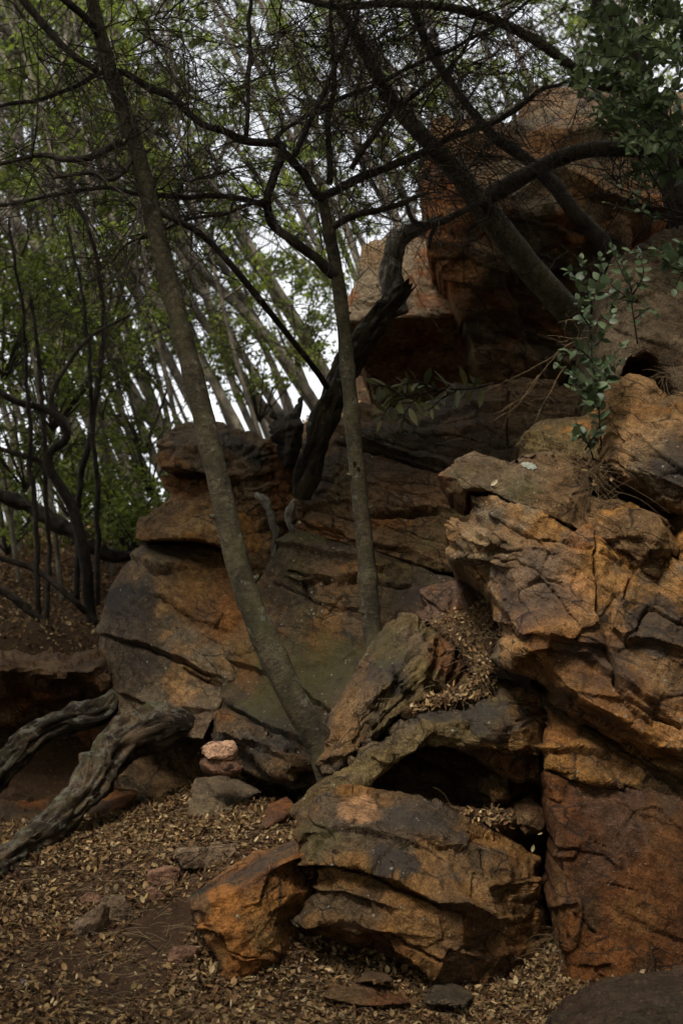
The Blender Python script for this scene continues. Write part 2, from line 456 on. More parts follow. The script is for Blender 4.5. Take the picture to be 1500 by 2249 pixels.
def ground_hit(px, py, y0=5.0, y1=30.0):
    """where the view through a photograph pixel meets the ground"""
    Y = np.linspace(y0, y1, 500)
    p = P(np.full(500, px), np.full(500, py), Y)
    d = p[:, 2] - ground_z(p[:, 0], p[:, 1])
    k = np.where(d < 0)[0]
    return p[k[0]] if len(k) else p[-1]
def build_ground():
    def axis(a, b, step, lim):
        x = list(np.arange(a, b, step)); s = step; c = b
        while c < lim: x.append(c); s *= 1.22; c += s
        s = step; c = a
        lo = []
        while c > -lim: s *= 1.22; c -= s; lo.append(c)
        return np.array(lo[::-1] + x)
    X = axis(-4.5, 3.0, .045, 900); Yv = axis(4.5, 16.0, .05, 900)
    gx, gy = np.meshgrid(X, Yv)
    x = gx.ravel(); y = gy.ravel()
    z = ground_z(x, y)
    nx, ny = len(X), len(Yv)
    i = (np.arange(ny - 1)[:, None] * nx + np.arange(nx - 1)[None]).ravel()
    T = np.vstack([np.stack([i, i + 1, i + nx + 1], -1), np.stack([i, i + nx + 1, i + nx], -1)])
    o = ob('ground', mesh_tris('ground', np.stack([x, y, z], -1), T), SOIL)
    tag(o, 'steep brown soil hillside covered with fallen leaves', 'ground', kind='structure')
build_ground()
# ------------------------------------------------------------------ rocks
TINT = {
    'tan': (.32, .222, .135), 'ochre': (.30, .175, .065), 'orange': (.34, .165, .055), 'rust': (.23, .100, .034),
    'red': (.155, .070, .036), 'brown': (.155, .112, .075), 'dbrown': (.085, .055, .035), 'grey': (.17, .155, .135),
    'dgrey': (.095, .085, .076), 'pgrey': (.30, .275, .25), 'pink': (.36, .20, .135), 'olive': (.125, .112, .066), 'purple': (.13, .095, .095),
    'brick': (.20, .115, .078), 'cream': (.45, .34, .21), 'salmon': (.62, .40, .27)}
def pdist(q, poly):
    """signed distance (pixels) from points q to an open polyline; positive on its upper side (left of travel)"""
    best = np.full(len(q), 1e9); sg = np.zeros(len(q)); along = np.zeros(len(q))
    poly = np.asarray(poly, float)
    for a, b in zip(poly[:-1], poly[1:]):
        d = b - a; L = np.hypot(*d) + 1e-9
        t = np.clip(((q - a) @ d) / L ** 2, 0, 1)
        c = a + t[:, None] * d
        r = np.hypot(q[:, 0] - c[:, 0], q[:, 1] - c[:, 1])
        s = d[0] * (q[:, 1] - a[1]) - d[1] * (q[:, 0] - a[0])
        m = r < best
        best = np.where(m, r, best); sg = np.where(m, np.where(s < 0, 1.0, -1.0), sg)
    return best, sg
def inside(q, poly):
    poly = np.asarray(poly); r = np.zeros(len(q), bool)
    j = len(poly) - 1
    for i in range(len(poly)):
        xi, yi = poly[i]; xj, yj = poly[j]
        if yi != yj:
            c = ((yi > q[:, 1]) != (yj > q[:, 1])) & (q[:, 0] < (xj - xi) * (q[:, 1] - yi) / (yj - yi) + xi)
            r ^= c
        j = i
    return r
def bdist(q, b):
    q = q.astype(np.float32); b = b.astype(np.float32); r = np.zeros(len(q), np.float32)
    for s in range(0, len(q), 2000):
        c = q[s:s + 2000]
        r[s:s + 2000] = np.sqrt(((c[:, None, 0] - b[None, :, 0]) ** 2 + (c[:, None, 1] - b[None, :, 1]) ** 2).min(1))
    return r.astype(float)
ROCKS = {}
def rock(name, label, outline, inner=(), creases=(), thick=.8, cell=3.2, bed=-16, th=.13, a_str=.022, a_cell=.03, csize=.28,
         a_fbm=.018, jag=5, rim=12, rimd=.04, smooth=2, steps=(), cracks=(), pal=('brown', 'grey', 'orange'), paint=(), masks=(), dark=.22, moss=.06, lichen=.35,
         seed=1, cat='rock', group=None, shrink=.82, fine=.007, hsc=1.0, net=.45, mat=None, tone=1.0, sup=.9):
    oc = np.array(outline, float)
    # coarse surface: control points triangulated in view, depth linear between them
    pts = [tuple(a) for a in oc] + [tuple(a) for a in inner]
    edges = []
    for cr in creases:
        k = len(pts); pts += [tuple(a) for a in cr]
        edges += [(k + i, k + i + 1) for i in range(len(cr) - 1)]
    no = len(oc)
    cv, ce, cf, ov, *_ = geometry.delaunay_2d_cdt([Vector((a[0], a[1])) for a in pts], edges, [list(range(no))], 1, 1e-4)
    cY = np.array([np.mean([pts[j][2] for j in o_]) if o_ else np.nan for o_ in ov])
    cxy = np.array([(v.x, v.y) for v in cv])
    for i in np.where(np.isnan(cY))[0]:
        d = np.hypot(*(np.array([a[:2] for a in pts]) - cxy[i]).T); cY[i] = pts[int(d.argmin())][2]
    # outline resampled and roughened
    lo = np.vstack([oc, oc[:1]])
    seg = np.hypot(*np.diff(lo[:, :2], axis=0).T); L = np.concatenate([[0], np.cumsum(seg)])
    n = max(12, int(L[-1] / cell))
    s = np.arange(n) * L[-1] / n
    bx = np.interp(s, L, lo[:, 0]); by = np.interp(s, L, lo[:, 1])
    q3 = np.stack([bx / 70., by / 70., np.full(n, seed * 3.1)], -1)
    bx = bx + jag * fbm(q3, 4, seed, .6); by = by + jag * fbm(q3 + 40, 4, seed + 3, .6)
    B = np.stack([bx, by], -1)
    # dense interior points
    x0, y0 = B.min(0); x1, y1 = B.max(0)
    gx = np.arange(x0, x1, cell); gy = np.arange(y0, y1, cell * .87)
    G = np.stack(np.meshgrid(gx, gy), -1)
    G[1::2, :, 0] += cell * .5
    G = G.reshape(-1, 2)
    rng = np.random.default_rng(seed)
    G = G + rng.uniform(-.22, .22, G.shape) * cell
    G = G[inside(G, B)]
    bd = bdist(G, B)
    G = G[bd > cell * .55]; bd = bd[bd > cell * .55]
    Q = np.vstack([B, G])
    dv, de, df, dov, *_ = geometry.delaunay_2d_cdt([Vector(a) for a in Q], [], [list(range(n))], 1, 1e-5)
    Q = np.array([(v.x, v.y) for v in dv])
    T = np.array([f for f in df if len(f) == 3], int)
    rimmask = np.array([bool(o_) and min(o_) < n for o_ in dov])
    order = {min(o_): i for i, o_ in enumerate(dov) if o_ and min(o_) < n}
    ring = np.array([order[i] for i in range(n) if i in order])
    dist = bdist(Q, B)
    # depth from the coarse triangles
    Y = np.zeros(len(Q)); best = np.full(len(Q), -1e9)
    for f in cf:
        for k in range(1, len(f) - 1):
            a, b, c = f[0], f[k], f[k + 1]
            A_, B_, C_ = cxy[a], cxy[b], cxy[c]
            det = (B_[1] - C_[1]) * (A_[0] - C_[0]) + (C_[0] - B_[0]) * (A_[1] - C_[1])
            if abs(det) < 1e-6: continue
            l1 = ((B_[1] - C_[1]) * (Q[:, 0] - C_[0]) + (C_[0] - B_[0]) * (Q[:, 1] - C_[1])) / det
            l2 = ((C_[1] - A_[1]) * (Q[:, 0] - C_[0]) + (A_[0] - C_[0]) * (Q[:, 1] - C_[1])) / det
            l3 = 1 - l1 - l2
            mn = np.minimum(np.minimum(l1, l2), l3)
            hit = mn > best
            cl = np.clip(np.stack([l1, l2, l3]), -.15, 1.15)
            Y = np.where(hit, cl[0] * cY[a] + cl[1] * cY[b] + cl[2] * cY[c], Y)
            best = np.where(hit, mn, best)
    E = np.vstack([T[:, [0, 1]], T[:, [1, 2]], T[:, [2, 0]]])
    cnt = np.bincount(E[:, 0], minlength=len(Q)) + np.bincount(E[:, 1], minlength=len(Q))
    def lap(v):
        r = np.bincount(E[:, 0], v[E[:, 1]], len(Q)) + np.bincount(E[:, 1], v[E[:, 0]], len(Q))
        return np.where(cnt > 0, r / np.maximum(cnt, 1), v)
    for _ in range(smooth):
        Y = .4 * Y + .6 * lap(Y)
    Ym = Y.mean()
    if rimd:
        t = np.clip(1 - dist / rim, 0, 1)
        Y = Y + rimd * (1 - np.sqrt(np.maximum(1 - t * t, 0)))
    Pw = P(Q[:, 0], Q[:, 1], Y)
    def normals(Pw):
        fn = np.cross(Pw[T[:, 1]] - Pw[T[:, 0]], Pw[T[:, 2]] - Pw[T[:, 0]])
        flip = fn[:, 1].sum() > 0
        if flip: fn = -fn
        vnm = np.stack([np.bincount(T.ravel(), np.repeat(fn[:, k], 3), len(Q)) for k in range(3)], -1)
        return vnm / (np.linalg.norm(vnm, axis=1)[:, None] + 1e-12), flip
    nrm, flip = normals(Pw)
    if flip: T = T[:, ::-1]
    for _ in range(3):
        nrm = np.stack([lap(nrm[:, k]) for k in range(3)], -1)
    nrm /= np.linalg.norm(nrm, axis=1)[:, None] + 1e-12
    # relief: bedding ledges, fracture blocks, roughness
    a = math.radians(bed)
    nb = np.array([-math.sin(a), -.22, math.cos(a)]); nb /= np.linalg.norm(nb)
    ub = np.array([math.cos(a), 0, math.sin(a)]); wb = np.cross(nb, ub)
    p = Pw * hsc
    wq = p + .022 * np.stack([fbm(p * 1.9, 3, seed + k) for k in (11, 12, 13)], -1)
    sc = wq @ nb / th + .45 * vn(p * 1.3, seed + 5)
    li = np.floor(sc); f = sc - li
    # each bed is broken along joints into straight-sided blocks that stand proud or sit back
    uu = wq @ ub
    def bedoff(l):
        z0 = np.zeros(len(l), np.int64); l64 = l.astype(np.int64)
        ln_ = th * (2.2 + 5.0 * _h(l64, z0, z0, seed + 5))
        bk = np.floor(uu / ln_ + 9 * _h(l64, z0, z0 + 1, seed + 6) + .12 * vn(p * 3, seed + 3)).astype(np.int64)
        return (_h(l64, bk, z0, seed + 7) - .5) * 1.6 + (_h(l64, z0, z0 + 2, seed + 8) - .5) * .8
    tt = sstep(.93, 1.0, f)
    d = a_str * (bedoff(li) * (1 - tt) + bedoff(li + 1) * tt)
    gate = sstep(-.1, .5, vn(p * .9 + (li * 3.1)[:, None], seed + 8))
    d -= a_str * .9 * np.exp(-((f - .96) / .035) ** 2) * gate
    d = d * (1 - sup * sstep(.62, .88, np.abs(nrm @ nb)))
    qc = np.stack([wq @ ub / csize, wq @ wb / csize, wq @ nb / (csize * .55)], -1)
    f1, f2, rid, tilt = cells(qc, seed)
    d += a_cell * ((rid - .5) * 1.0 + tilt * 2.0)
    g2 = sstep(-.15, .35, vn(p * 1.7, seed + 9))
    d -= a_cell * net * np.exp(-((f2 - f1) / .04) ** 2) * g2
    f1b, f2b, ridb, tiltb = cells(qc * 2.9 + 5, seed + 50)
    d += a_cell * .36 * ((ridb - .5) + tiltb * 2.0) * (.4 + .6 * sstep(-.2, .4, vn(p * 2.3, seed + 19)))
    f1c, f2c, ridc, tiltc = cells(qc * 6.7 + 3, seed + 90)
    d += a_cell * .10 * ((ridc - .5) + tiltc * 1.6)
    d += a_fbm * fbm(p * 2.4, 4, seed + 20) + fine * fbm(p * 17, 3, seed + 21)
    for poly, h, fall in steps:
        r, sg = pdist(Q, poly)
        jit = 4 * fbm(np.stack([Q[:, 0] / 40, Q[:, 1] / 40, 0 * Q[:, 0] + seed], -1), 3, seed + 77)
        sd = r * sg + jit
        d += np.where(r < fall * 4, 1.25 * h * sstep(-2, 3, sd) * np.exp(-np.maximum(sd, 0) / fall), 0) * np.where(sd > -3, 1, 0)
    for poly, w, dep in cracks:
        r, sg = pdist(Q + np.stack([2.6 * fbm(np.stack([Q[:, 0] / 30, Q[:, 1] / 30, 0 * Q[:, 0] + k], -1), 3, seed + 60 + k) for k in (1, 2)], -1) * 2, poly)
        d -= 1.5 * dep * np.exp(-(r / (w * .55)) ** 2)
    d = .65 * d + .35 * lap(d)
    Pw = Pw + nrm * d[:, None]
    # colours: broad mineral zones with shapes of their own
    fb = fbm(p * 1.7, 5, seed + 30, .6); fc = fbm(p * 2.9 + 9, 5, seed + 33, .6)
    c0, c1, c2 = (np.array(TINT[k]) for k in pal)
    m1 = sstep(-.12, .38, fb)[:, None]; m2 = sstep(.10, .5, fc)[:, None]
    col = (c0 * (1 - m1) + c1 * m1) * (1 - m2) + c2 * m2
    bl = vn(p * 1.2 + (li * 5.3)[:, None], seed + 35)
    col = col * (1 + .22 * bl + .25 * (rid - .5))[:, None]
    msk = np.stack([dark + .35 * fbm(p * 1.3 + 4, 4, seed + 40), moss + .3 * fbm(p * 1.5 + 8, 3, seed + 41), np.full(len(Q), lichen) + .2 * fbm(p * 1.2, 2, seed + 42)], -1)
    def blob(px, py, rx, ry, rot=0):
        c_, s_ = math.cos(math.radians(rot)), math.sin(math.radians(rot))
        dx, dy = Q[:, 0] - px, Q[:, 1] - py
        u, v = (dx * c_ + dy * s_) / rx, (-dx * s_ + dy * c_) / ry
        e = np.sqrt(u * u + v * v) + .75 * fbm(np.stack([Q[:, 0] / 60., Q[:, 1] / 60., np.full(len(Q), px * .01)], -1), 6, seed + 70, .7)
        return sstep(1.25, .55, e)
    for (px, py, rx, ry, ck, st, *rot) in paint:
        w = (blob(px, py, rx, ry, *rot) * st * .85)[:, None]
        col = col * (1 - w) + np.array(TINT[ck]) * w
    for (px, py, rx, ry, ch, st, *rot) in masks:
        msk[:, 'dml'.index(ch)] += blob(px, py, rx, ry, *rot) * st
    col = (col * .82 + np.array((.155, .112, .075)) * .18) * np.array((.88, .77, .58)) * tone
    # sides and back
    nv = len(Q); rn = len(ring)
    cen = Pw[ring].mean(0)
    V = [Pw]; C = [col]; K = [msk]; prev = ring; Ts = [T]
    for k, fr in enumerate((.12, .4, .75, 1.0)):
        r3 = Pw[ring] + np.array([0, thick * fr, 0])
        sh = 1 - (1 - shrink) * fr
        r3[:, 0] = cen[0] + (r3[:, 0] - cen[0]) * sh; r3[:, 2] = cen[2] + (r3[:, 2] - cen[2]) * sh
        r3 = r3 + .5 * a_fbm * np.stack([fbm(r3 * 2.4, 3, seed + 80 + j) for j in range(3)], -1) * (fr > .2)
        idx = np.arange(rn) + nv; nv += rn
        nx_ = np.roll(idx, -1); pn = np.roll(prev, -1)
        Ts.append(np.stack([prev, pn, nx_], -1)); Ts.append(np.stack([prev, nx_, idx], -1))
        V.append(r3); C.append(col[ring]); K.append(msk[ring]); prev = idx
    V.append(r3.mean(0)[None]); C.append(col[ring].mean(0)[None]); K.append(msk[ring].mean(0)[None])
    Ts.append(np.stack([prev, np.roll(prev, -1), np.full(rn, nv)], -1))
    V = np.vstack(V); C = np.vstack(C); K = np.vstack(K); TT = np.vstack(Ts)
    # keep side winding outward
    base = V.min(0) * .5 + V.max(0) * .5; base[2] = V[:, 2].min()
    me = mesh_tris(name, V - base, TT, np.clip(C, .01, .8))
    at = me.attributes.new('mask', 'FLOAT_COLOR', 'POINT')
    vec_attr(me, 'bed', np.stack([V @ ub, V @ wb, V @ nb], -1))
    kk = np.ones((len(V), 4), np.float32); kk[:, :3] = np.clip(K, 0, 1)
    at.data.foreach_set('color', kk.ravel())
    bm = bmesh.new(); bm.from_mesh(me); bmesh.ops.recalc_face_normals(bm, faces=bm.faces); bm.to_mesh(me); bm.free()
    me.set_sharp_from_angle(angle=math.radians(38))
    o = ob(name, me, mat or ROCK); o.location = base
    tag(o, label, cat, group)
    ROCKS.setdefault(name, []).append(o)
    return o

RIGHT = 'sandstone blocks of the right-hand outcrop'
CLIFF = 'sandstone beds of the middle cliff'
TOWER = 'stacked blocks of the left rock tower'
FRONT = 'large boulders at the foot of the outcrop'
UPPER = 'boulders on top of the outcrop'

# upper boulders
rock('boulder', 'tan flat-topped boulder highest on the outcrop, behind the shrub leaves',
     [(1120, 300, 12.8), (1135, 230, 12.8), (1180, 198, 12.9), (1260, 188, 13), (1350, 182, 13), (1440, 200, 13), (1790, 180, 13), (1790, 360, 12.3), (1120, 360, 12.3)],
     [(1250, 260, 12.4), (1400, 260, 12.4)], pal=('brown', 'grey', 'brown'), seed=3, group=UPPER, bed=-6, thick=1.5, cell=6)
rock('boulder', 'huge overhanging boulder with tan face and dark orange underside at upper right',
     [(915, 345, 11.2), (922, 315, 11.3), (958, 282, 11.5), (1050, 262, 11.7), (1130, 275, 11.7), (1280, 258, 11.7), (1420, 290, 11.6), (1470, 400, 11.2), (1450, 500, 11.0),
      (1385, 545, 10.9), (1345, 590, 10.9), (1340, 690, 11.0), (1270, 790, 11.0), (1215, 860, 11.2), (1110, 880, 11.2), (1062, 800, 10.9), (1017, 705, 10.6),
      (975, 612, 10.45), (950, 560, 10.4), (938, 480, 10.4), (942, 440, 10.6), (926, 398, 10.9)],
     [(1000, 350, 10.65), (1150, 340, 10.75), (1300, 350, 10.8), (1400, 400, 10.75), (1060, 600, 10.35), (1150, 700, 10.7), (1250, 620, 10.7), (1050, 400, 10.4), (1250, 430, 10.45)],
     creases=[[(945, 470, 10.45), (1010, 462, 10.25), (1080, 455, 10.15), (1160, 478, 10.2), (1250, 505, 10.35), (1350, 515, 10.6), (1430, 490, 10.9)]],
     pal=('brown', 'grey', 'rust'), bed=-10, th=.3, a_str=.06, a_cell=.09, csize=.6, a_fbm=.06, thick=2.2, tone=1.7, seed=5, group=UPPER, cell=5,
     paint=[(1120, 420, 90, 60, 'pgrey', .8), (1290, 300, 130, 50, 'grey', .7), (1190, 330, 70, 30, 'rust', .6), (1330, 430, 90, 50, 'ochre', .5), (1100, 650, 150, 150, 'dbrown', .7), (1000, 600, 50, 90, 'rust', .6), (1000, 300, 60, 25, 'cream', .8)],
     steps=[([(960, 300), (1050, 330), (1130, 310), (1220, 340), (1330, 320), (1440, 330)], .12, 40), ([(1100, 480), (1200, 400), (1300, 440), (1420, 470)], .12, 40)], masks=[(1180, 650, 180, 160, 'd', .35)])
rock('boulder', 'smooth grey boulder with a sharp lower lip, under the overhanging boulder',
     [(745, 702, 11.1), (760, 655, 11.25), (788, 605, 11.4), (795, 540, 11.65), (830, 524, 11.75), (900, 515, 11.75), (950, 530, 11.6), (1020, 640, 11.25), (1060, 700, 11.25), (1100, 820, 11.8), (1010, 890, 12.1), (815, 875, 12.1), (800, 800, 11.8), (772, 745, 11.5)],
     [(870, 615, 11.22), (810, 655, 11.18), (900, 780, 11.7)], creases=[[(755, 703, 11.0), (800, 702, 10.9), (880, 697, 10.85), (960, 692, 10.88), (1040, 692, 10.95)]],
     pal=('pgrey', 'pgrey', 'pink'), bed=-4, th=.25, a_str=.016, a_cell=.025, a_fbm=.015, smooth=2, thick=1.6, tone=1.5, seed=8, group=UPPER, rimd=.05, dark=-.1,
     paint=[(900, 790, 170, 85, 'red', .95), (830, 560, 40, 40, 'tan', .6)])
rock('boulder', 'dark grey sloping rock face behind the leafy sprigs at right',
     [(1318, 700, 8.2), (1325, 620, 8.25), (1345, 570, 8.3), (1400, 532, 8.3), (1450, 500, 8.3), (1790, 455, 8.3), (1790, 930, 7.5), (1500, 915, 7.5), (1478, 880, 7.55), (1462, 830, 7.6),
      (1425, 785, 7.7), (1385, 782, 7.75), (1362, 835, 7.75), (1335, 860, 7.8), (1325, 770, 8.0)],
     [(1400, 640, 7.95), (1480, 750, 7.62), (1540, 830, 7.5), (1420, 740, 7.7)], pal=('grey', 'dgrey', 'dgrey'), tone=.9, bed=-30, th=.2, a_str=.015, a_cell=.02, a_fbm=.016, seed=9, group=RIGHT, thick=1.6,
     paint=[(1440, 800, 90, 40, 'brown', .6)], cat='rock', rim=30)
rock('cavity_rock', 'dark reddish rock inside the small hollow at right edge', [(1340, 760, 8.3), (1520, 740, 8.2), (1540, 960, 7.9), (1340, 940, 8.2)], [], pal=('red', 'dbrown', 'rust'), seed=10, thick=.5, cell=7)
# middle cliff
rock('cliff_bed', 'upper brown layered bed of the middle cliff, below the dark overhang',
     [(688, 1050, 9.75), (700, 985, 9.8), (732, 930, 9.9), (790, 886, 10.0), (850, 902, 10.0), (940, 888, 10.0), (1000, 850, 10.05), (1080, 855, 9.95), (1150, 838, 9.95), (1220, 845, 9.85), (1345, 850, 9.7), (1360, 1110, 9.3),
      (1000, 1120, 9.3), (860, 1080, 9.5), (760, 1060, 9.6)],
     [(900, 950, 9.55), (1050, 930, 9.5), (1200, 930, 9.5), (1100, 1050, 9.3), (760, 960, 9.65)], bed=-14, th=.105, a_str=.024, a_cell=.026, csize=.4, pal=('brown', 'dgrey', 'dbrown'), seed=12, group=CLIFF, tone=.9, thick=1.4,
     rim=6, rimd=.015, steps=[([(730, 945), (850, 985), (960, 1020), (1000, 1040)], .05, 30), ([(780, 900), (900, 940), (1050, 900), (1200, 890)], .03, 40)], cracks=[([(760, 930), (880, 955), (1000, 960), (1150, 990)], 2.5, .025), ([(780, 955), (900, 985), (1040, 1010), (1160, 1040)], 2.5, .022), ([(960, 890), (1060, 905), (1200, 900), (1310, 930)], 2.5, .02), ([(1118, 870), (1110, 930), (1122, 1000)], 3, .03), ([(740, 975), (850, 1000), (990, 1048), (1080, 1075)], 4, .05)],
     paint=[(860, 1020, 120, 22, 'orange', .5, 18), (1180, 900, 160, 50, 'brown', .6)], cat='rock')
rock('cliff_bed', 'middle brown bed of the cliff, above the long dark crack behind the thin trunk',
     [(640, 1170, 9.35), (655, 1092, 9.45), (690, 1036, 9.5), (722, 1000, 9.52), (765, 978, 9.42), (860, 1014, 9.32), (980, 1050, 9.2), (1120, 1077, 9.14), (1140, 1330, 8.8), (1065, 1283, 8.82), (1010, 1266, 8.85), (900, 1233, 8.92), (800, 1207, 9.0), (710, 1182, 9.12)],
     [(750, 1070, 9.2), (850, 1100, 9.12), (950, 1140, 9.03), (800, 1165, 9.0), (950, 1215, 8.87), (1040, 1200, 8.88)], bed=-14, th=.11, a_str=.016, a_cell=.02, csize=.4, pal=('brown', 'dgrey', 'olive'), seed=14, group=CLIFF, tone=.85, thick=1.2,
     rim=6, rimd=.015, steps=[([(660, 1120), (760, 1100), (860, 1130), (1000, 1120)], .03, 40), ([(690, 1165), (800, 1190), (900, 1215)], .04, 25)], cracks=[([(670, 1075), (780, 1090), (900, 1120), (1060, 1160)], 2.5, .022), ([(700, 1050), (820, 1065), (960, 1105), (1080, 1135)], 2.5, .02), ([(660, 1110), (760, 1135), (880, 1165), (1050, 1215)], 2.5, .025), ([(640, 1140), (700, 1160), (760, 1180)], 6, .06), ([(790, 1135), (880, 1130), (960, 1125)], 6, .05), ([(720, 1120), (740, 1180)], 3, .05)],
     paint=[(700, 1160, 60, 20, 'orange', .8, 12), (850, 1145, 60, 16, 'orange', .6), (900, 1070, 150, 40, 'pink', .3)], cat='rock')
rock('cliff_bed', 'broad mossy grey-brown cliff face behind the thin trunk base',
     [(505, 1440, 9.0), (556, 1300, 9.2), (590, 1240, 9.3), (620, 1190, 9.35), (650, 1164, 9.22), (720, 1184, 9.12), (800, 1212, 9.03), (900, 1239, 8.94), (1010, 1272, 8.86), (1100, 1305, 8.8), (1100, 1450, 8.5), (960, 1520, 8.4), (820, 1620, 8.2), (750, 1720, 8.1),
      (640, 1740, 8.2), (560, 1705, 8.3), (490, 1670, 8.5), (455, 1610, 8.75), (478, 1530, 8.85)],
     [(700, 1300, 8.88), (850, 1330, 8.76), (650, 1450, 8.66), (750, 1450, 8.58), (600, 1560, 8.54), (700, 1600, 8.36), (640, 1230, 9.1)], bed=-14, th=.22, a_str=.010, a_cell=.014, csize=.5, a_fbm=.010, pal=('olive', 'dgrey', 'brown'), moss=.3, seed=16, group=CLIFF, tone=.8, thick=1.2, lichen=.7,
     steps=[([(620, 1200), (720, 1225), (800, 1240)], .05, 25), ([(660, 1275), (740, 1290), (830, 1260)], .06, 25), ([(490, 1450), (560, 1470), (660, 1520), (760, 1590)], .05, 30), ([(520, 1560), (600, 1610), (700, 1640)], .05, 30)],
     cracks=[([(640, 1255), (720, 1285), (800, 1275), (900, 1290)], 5, .05), ([(750, 1315), (725, 1350), (705, 1370)], 2.5, .02), ([(600, 1275), (660, 1300), (700, 1330), (790, 1345)], 3, .035), ([(670, 1275), (672, 1320)], 3, .04), ([(725, 1345), (760, 1345)], 2.5, .02)],
     paint=[(560, 1400, 60, 90, 'ochre', .7), (720, 1390, 40, 60, 'ochre', .7), (730, 1340, 40, 30, 'tan', .6), (700, 1190, 60, 24, 'olive', .8), (560, 1500, 60, 40, 'brown', .7), (540, 1480, 30, 40, 'orange', .5), (780, 1260, 50, 20, 'ochre', .7), (800, 1360, 40, 60, 'dgrey', .5)],
     masks=[(660, 1480, 140, 110, 'm', .35), (680, 1185, 80, 20, 'm', .6), (560, 1600, 80, 50, 'd', .25), (760, 1440, 80, 90, 'm', .25)], cat='rock')
rock('ledge_block', 'reddish-brown tilted ledge block at the cliff foot beside the cairn',
     [(468, 1575, 8.55), (482, 1558, 8.5), (530, 1570, 8.42), (600, 1612, 8.3), (680, 1665, 8.15), (700, 1690, 8.1), (640, 1712, 8.05), (590, 1700, 8.1), (540, 1665, 8.25), (500, 1625, 8.4)],
     [(560, 1630, 8.2), (640, 1680, 8.02), (500, 1590, 8.38)], bed=-27, th=.06, a_str=.02, a_cell=.025, csize=.2, pal=('brown', 'dgrey', 'brown'), lichen=.7, tone=.85, seed=18, thick=.5, steps=[([(490, 1600), (600, 1660), (680, 1690)], .05, 15)],
     paint=[(505, 1578, 30, 12, 'rust', .6, 25)], masks=[(600, 1640, 70, 30, 'd', .3)])
# left tower
rock('tower_block', 'flaky weathered cap rock on top of the left rock tower',
     [(338, 992, 10.25), (350, 964, 10.25), (380, 945, 10.35), (420, 932, 10.45), (480, 932, 10.45), (540, 945, 10.4), (590, 960, 10.4), (640, 985, 10.4), (660, 1010, 10.3), (658, 1090, 10.1), (642, 1140, 9.95), (612, 1205, 9.75), (590, 1255, 9.6), (560, 1258, 9.6),
      (530, 1205, 9.7), (522, 1110, 9.8), (505, 1062, 9.75), (440, 1042, 9.8), (370, 1040, 9.95), (344, 1030, 10.1)],
     [(400, 990, 9.95), (480, 975, 9.9), (540, 1010, 9.85), (600, 1020, 10.2), (640, 1060, 10.2), (560, 1100, 9.78), (570, 1180, 9.65), (460, 1025, 9.75)], bed=8, th=.07, a_str=.03, a_cell=.035, csize=.2, pal=('brown', 'grey', 'dgrey'), seed=20, group=TOWER, thick=1.0, fine=.012,
     paint=[(615, 1060, 42, 70, 'rust', .95), (380, 1020, 50, 20, 'orange', .5), (555, 1030, 26, 80, 'dgrey', .5), (550, 1160, 30, 60, 'ochre', .5)], steps=[([(370, 1030), (440, 1036), (500, 1050)], .04, 20), ([(360, 985), (450, 1000), (520, 985)], .03, 20)])
rock('tower_block', 'golden bulging block with a ragged lower edge, middle of the left rock tower',
     [(352, 1046, 10.3), (440, 1036, 10.25), (515, 1052, 10.1), (560, 1092, 9.95), (592, 1165, 9.75), (602, 1255, 9.55), (565, 1268, 9.5), (520, 1215, 9.5), (470, 1192, 9.5), (430, 1180, 9.5), (380, 1186, 9.55), (320, 1190, 9.72), (300, 1180, 9.85), (312, 1142, 9.95), (345, 1106, 10.05), (372, 1084, 10.15)],
     [(400, 1095, 9.95), (450, 1150, 9.62), (500, 1150, 9.6), (380, 1155, 9.68), (430, 1060, 10.2)], bed=-5, th=.14, a_str=.014, a_cell=.02, a_fbm=.016, pal=('tan', 'brown', 'ochre'), seed=22, tone=.95, group=TOWER, thick=.9, dark=-.1,
     paint=[(430, 1065, 80, 22, 'rust', .9), (470, 1140, 50, 40, 'cream', .55), (330, 1170, 40, 20, 'brown', .6)])
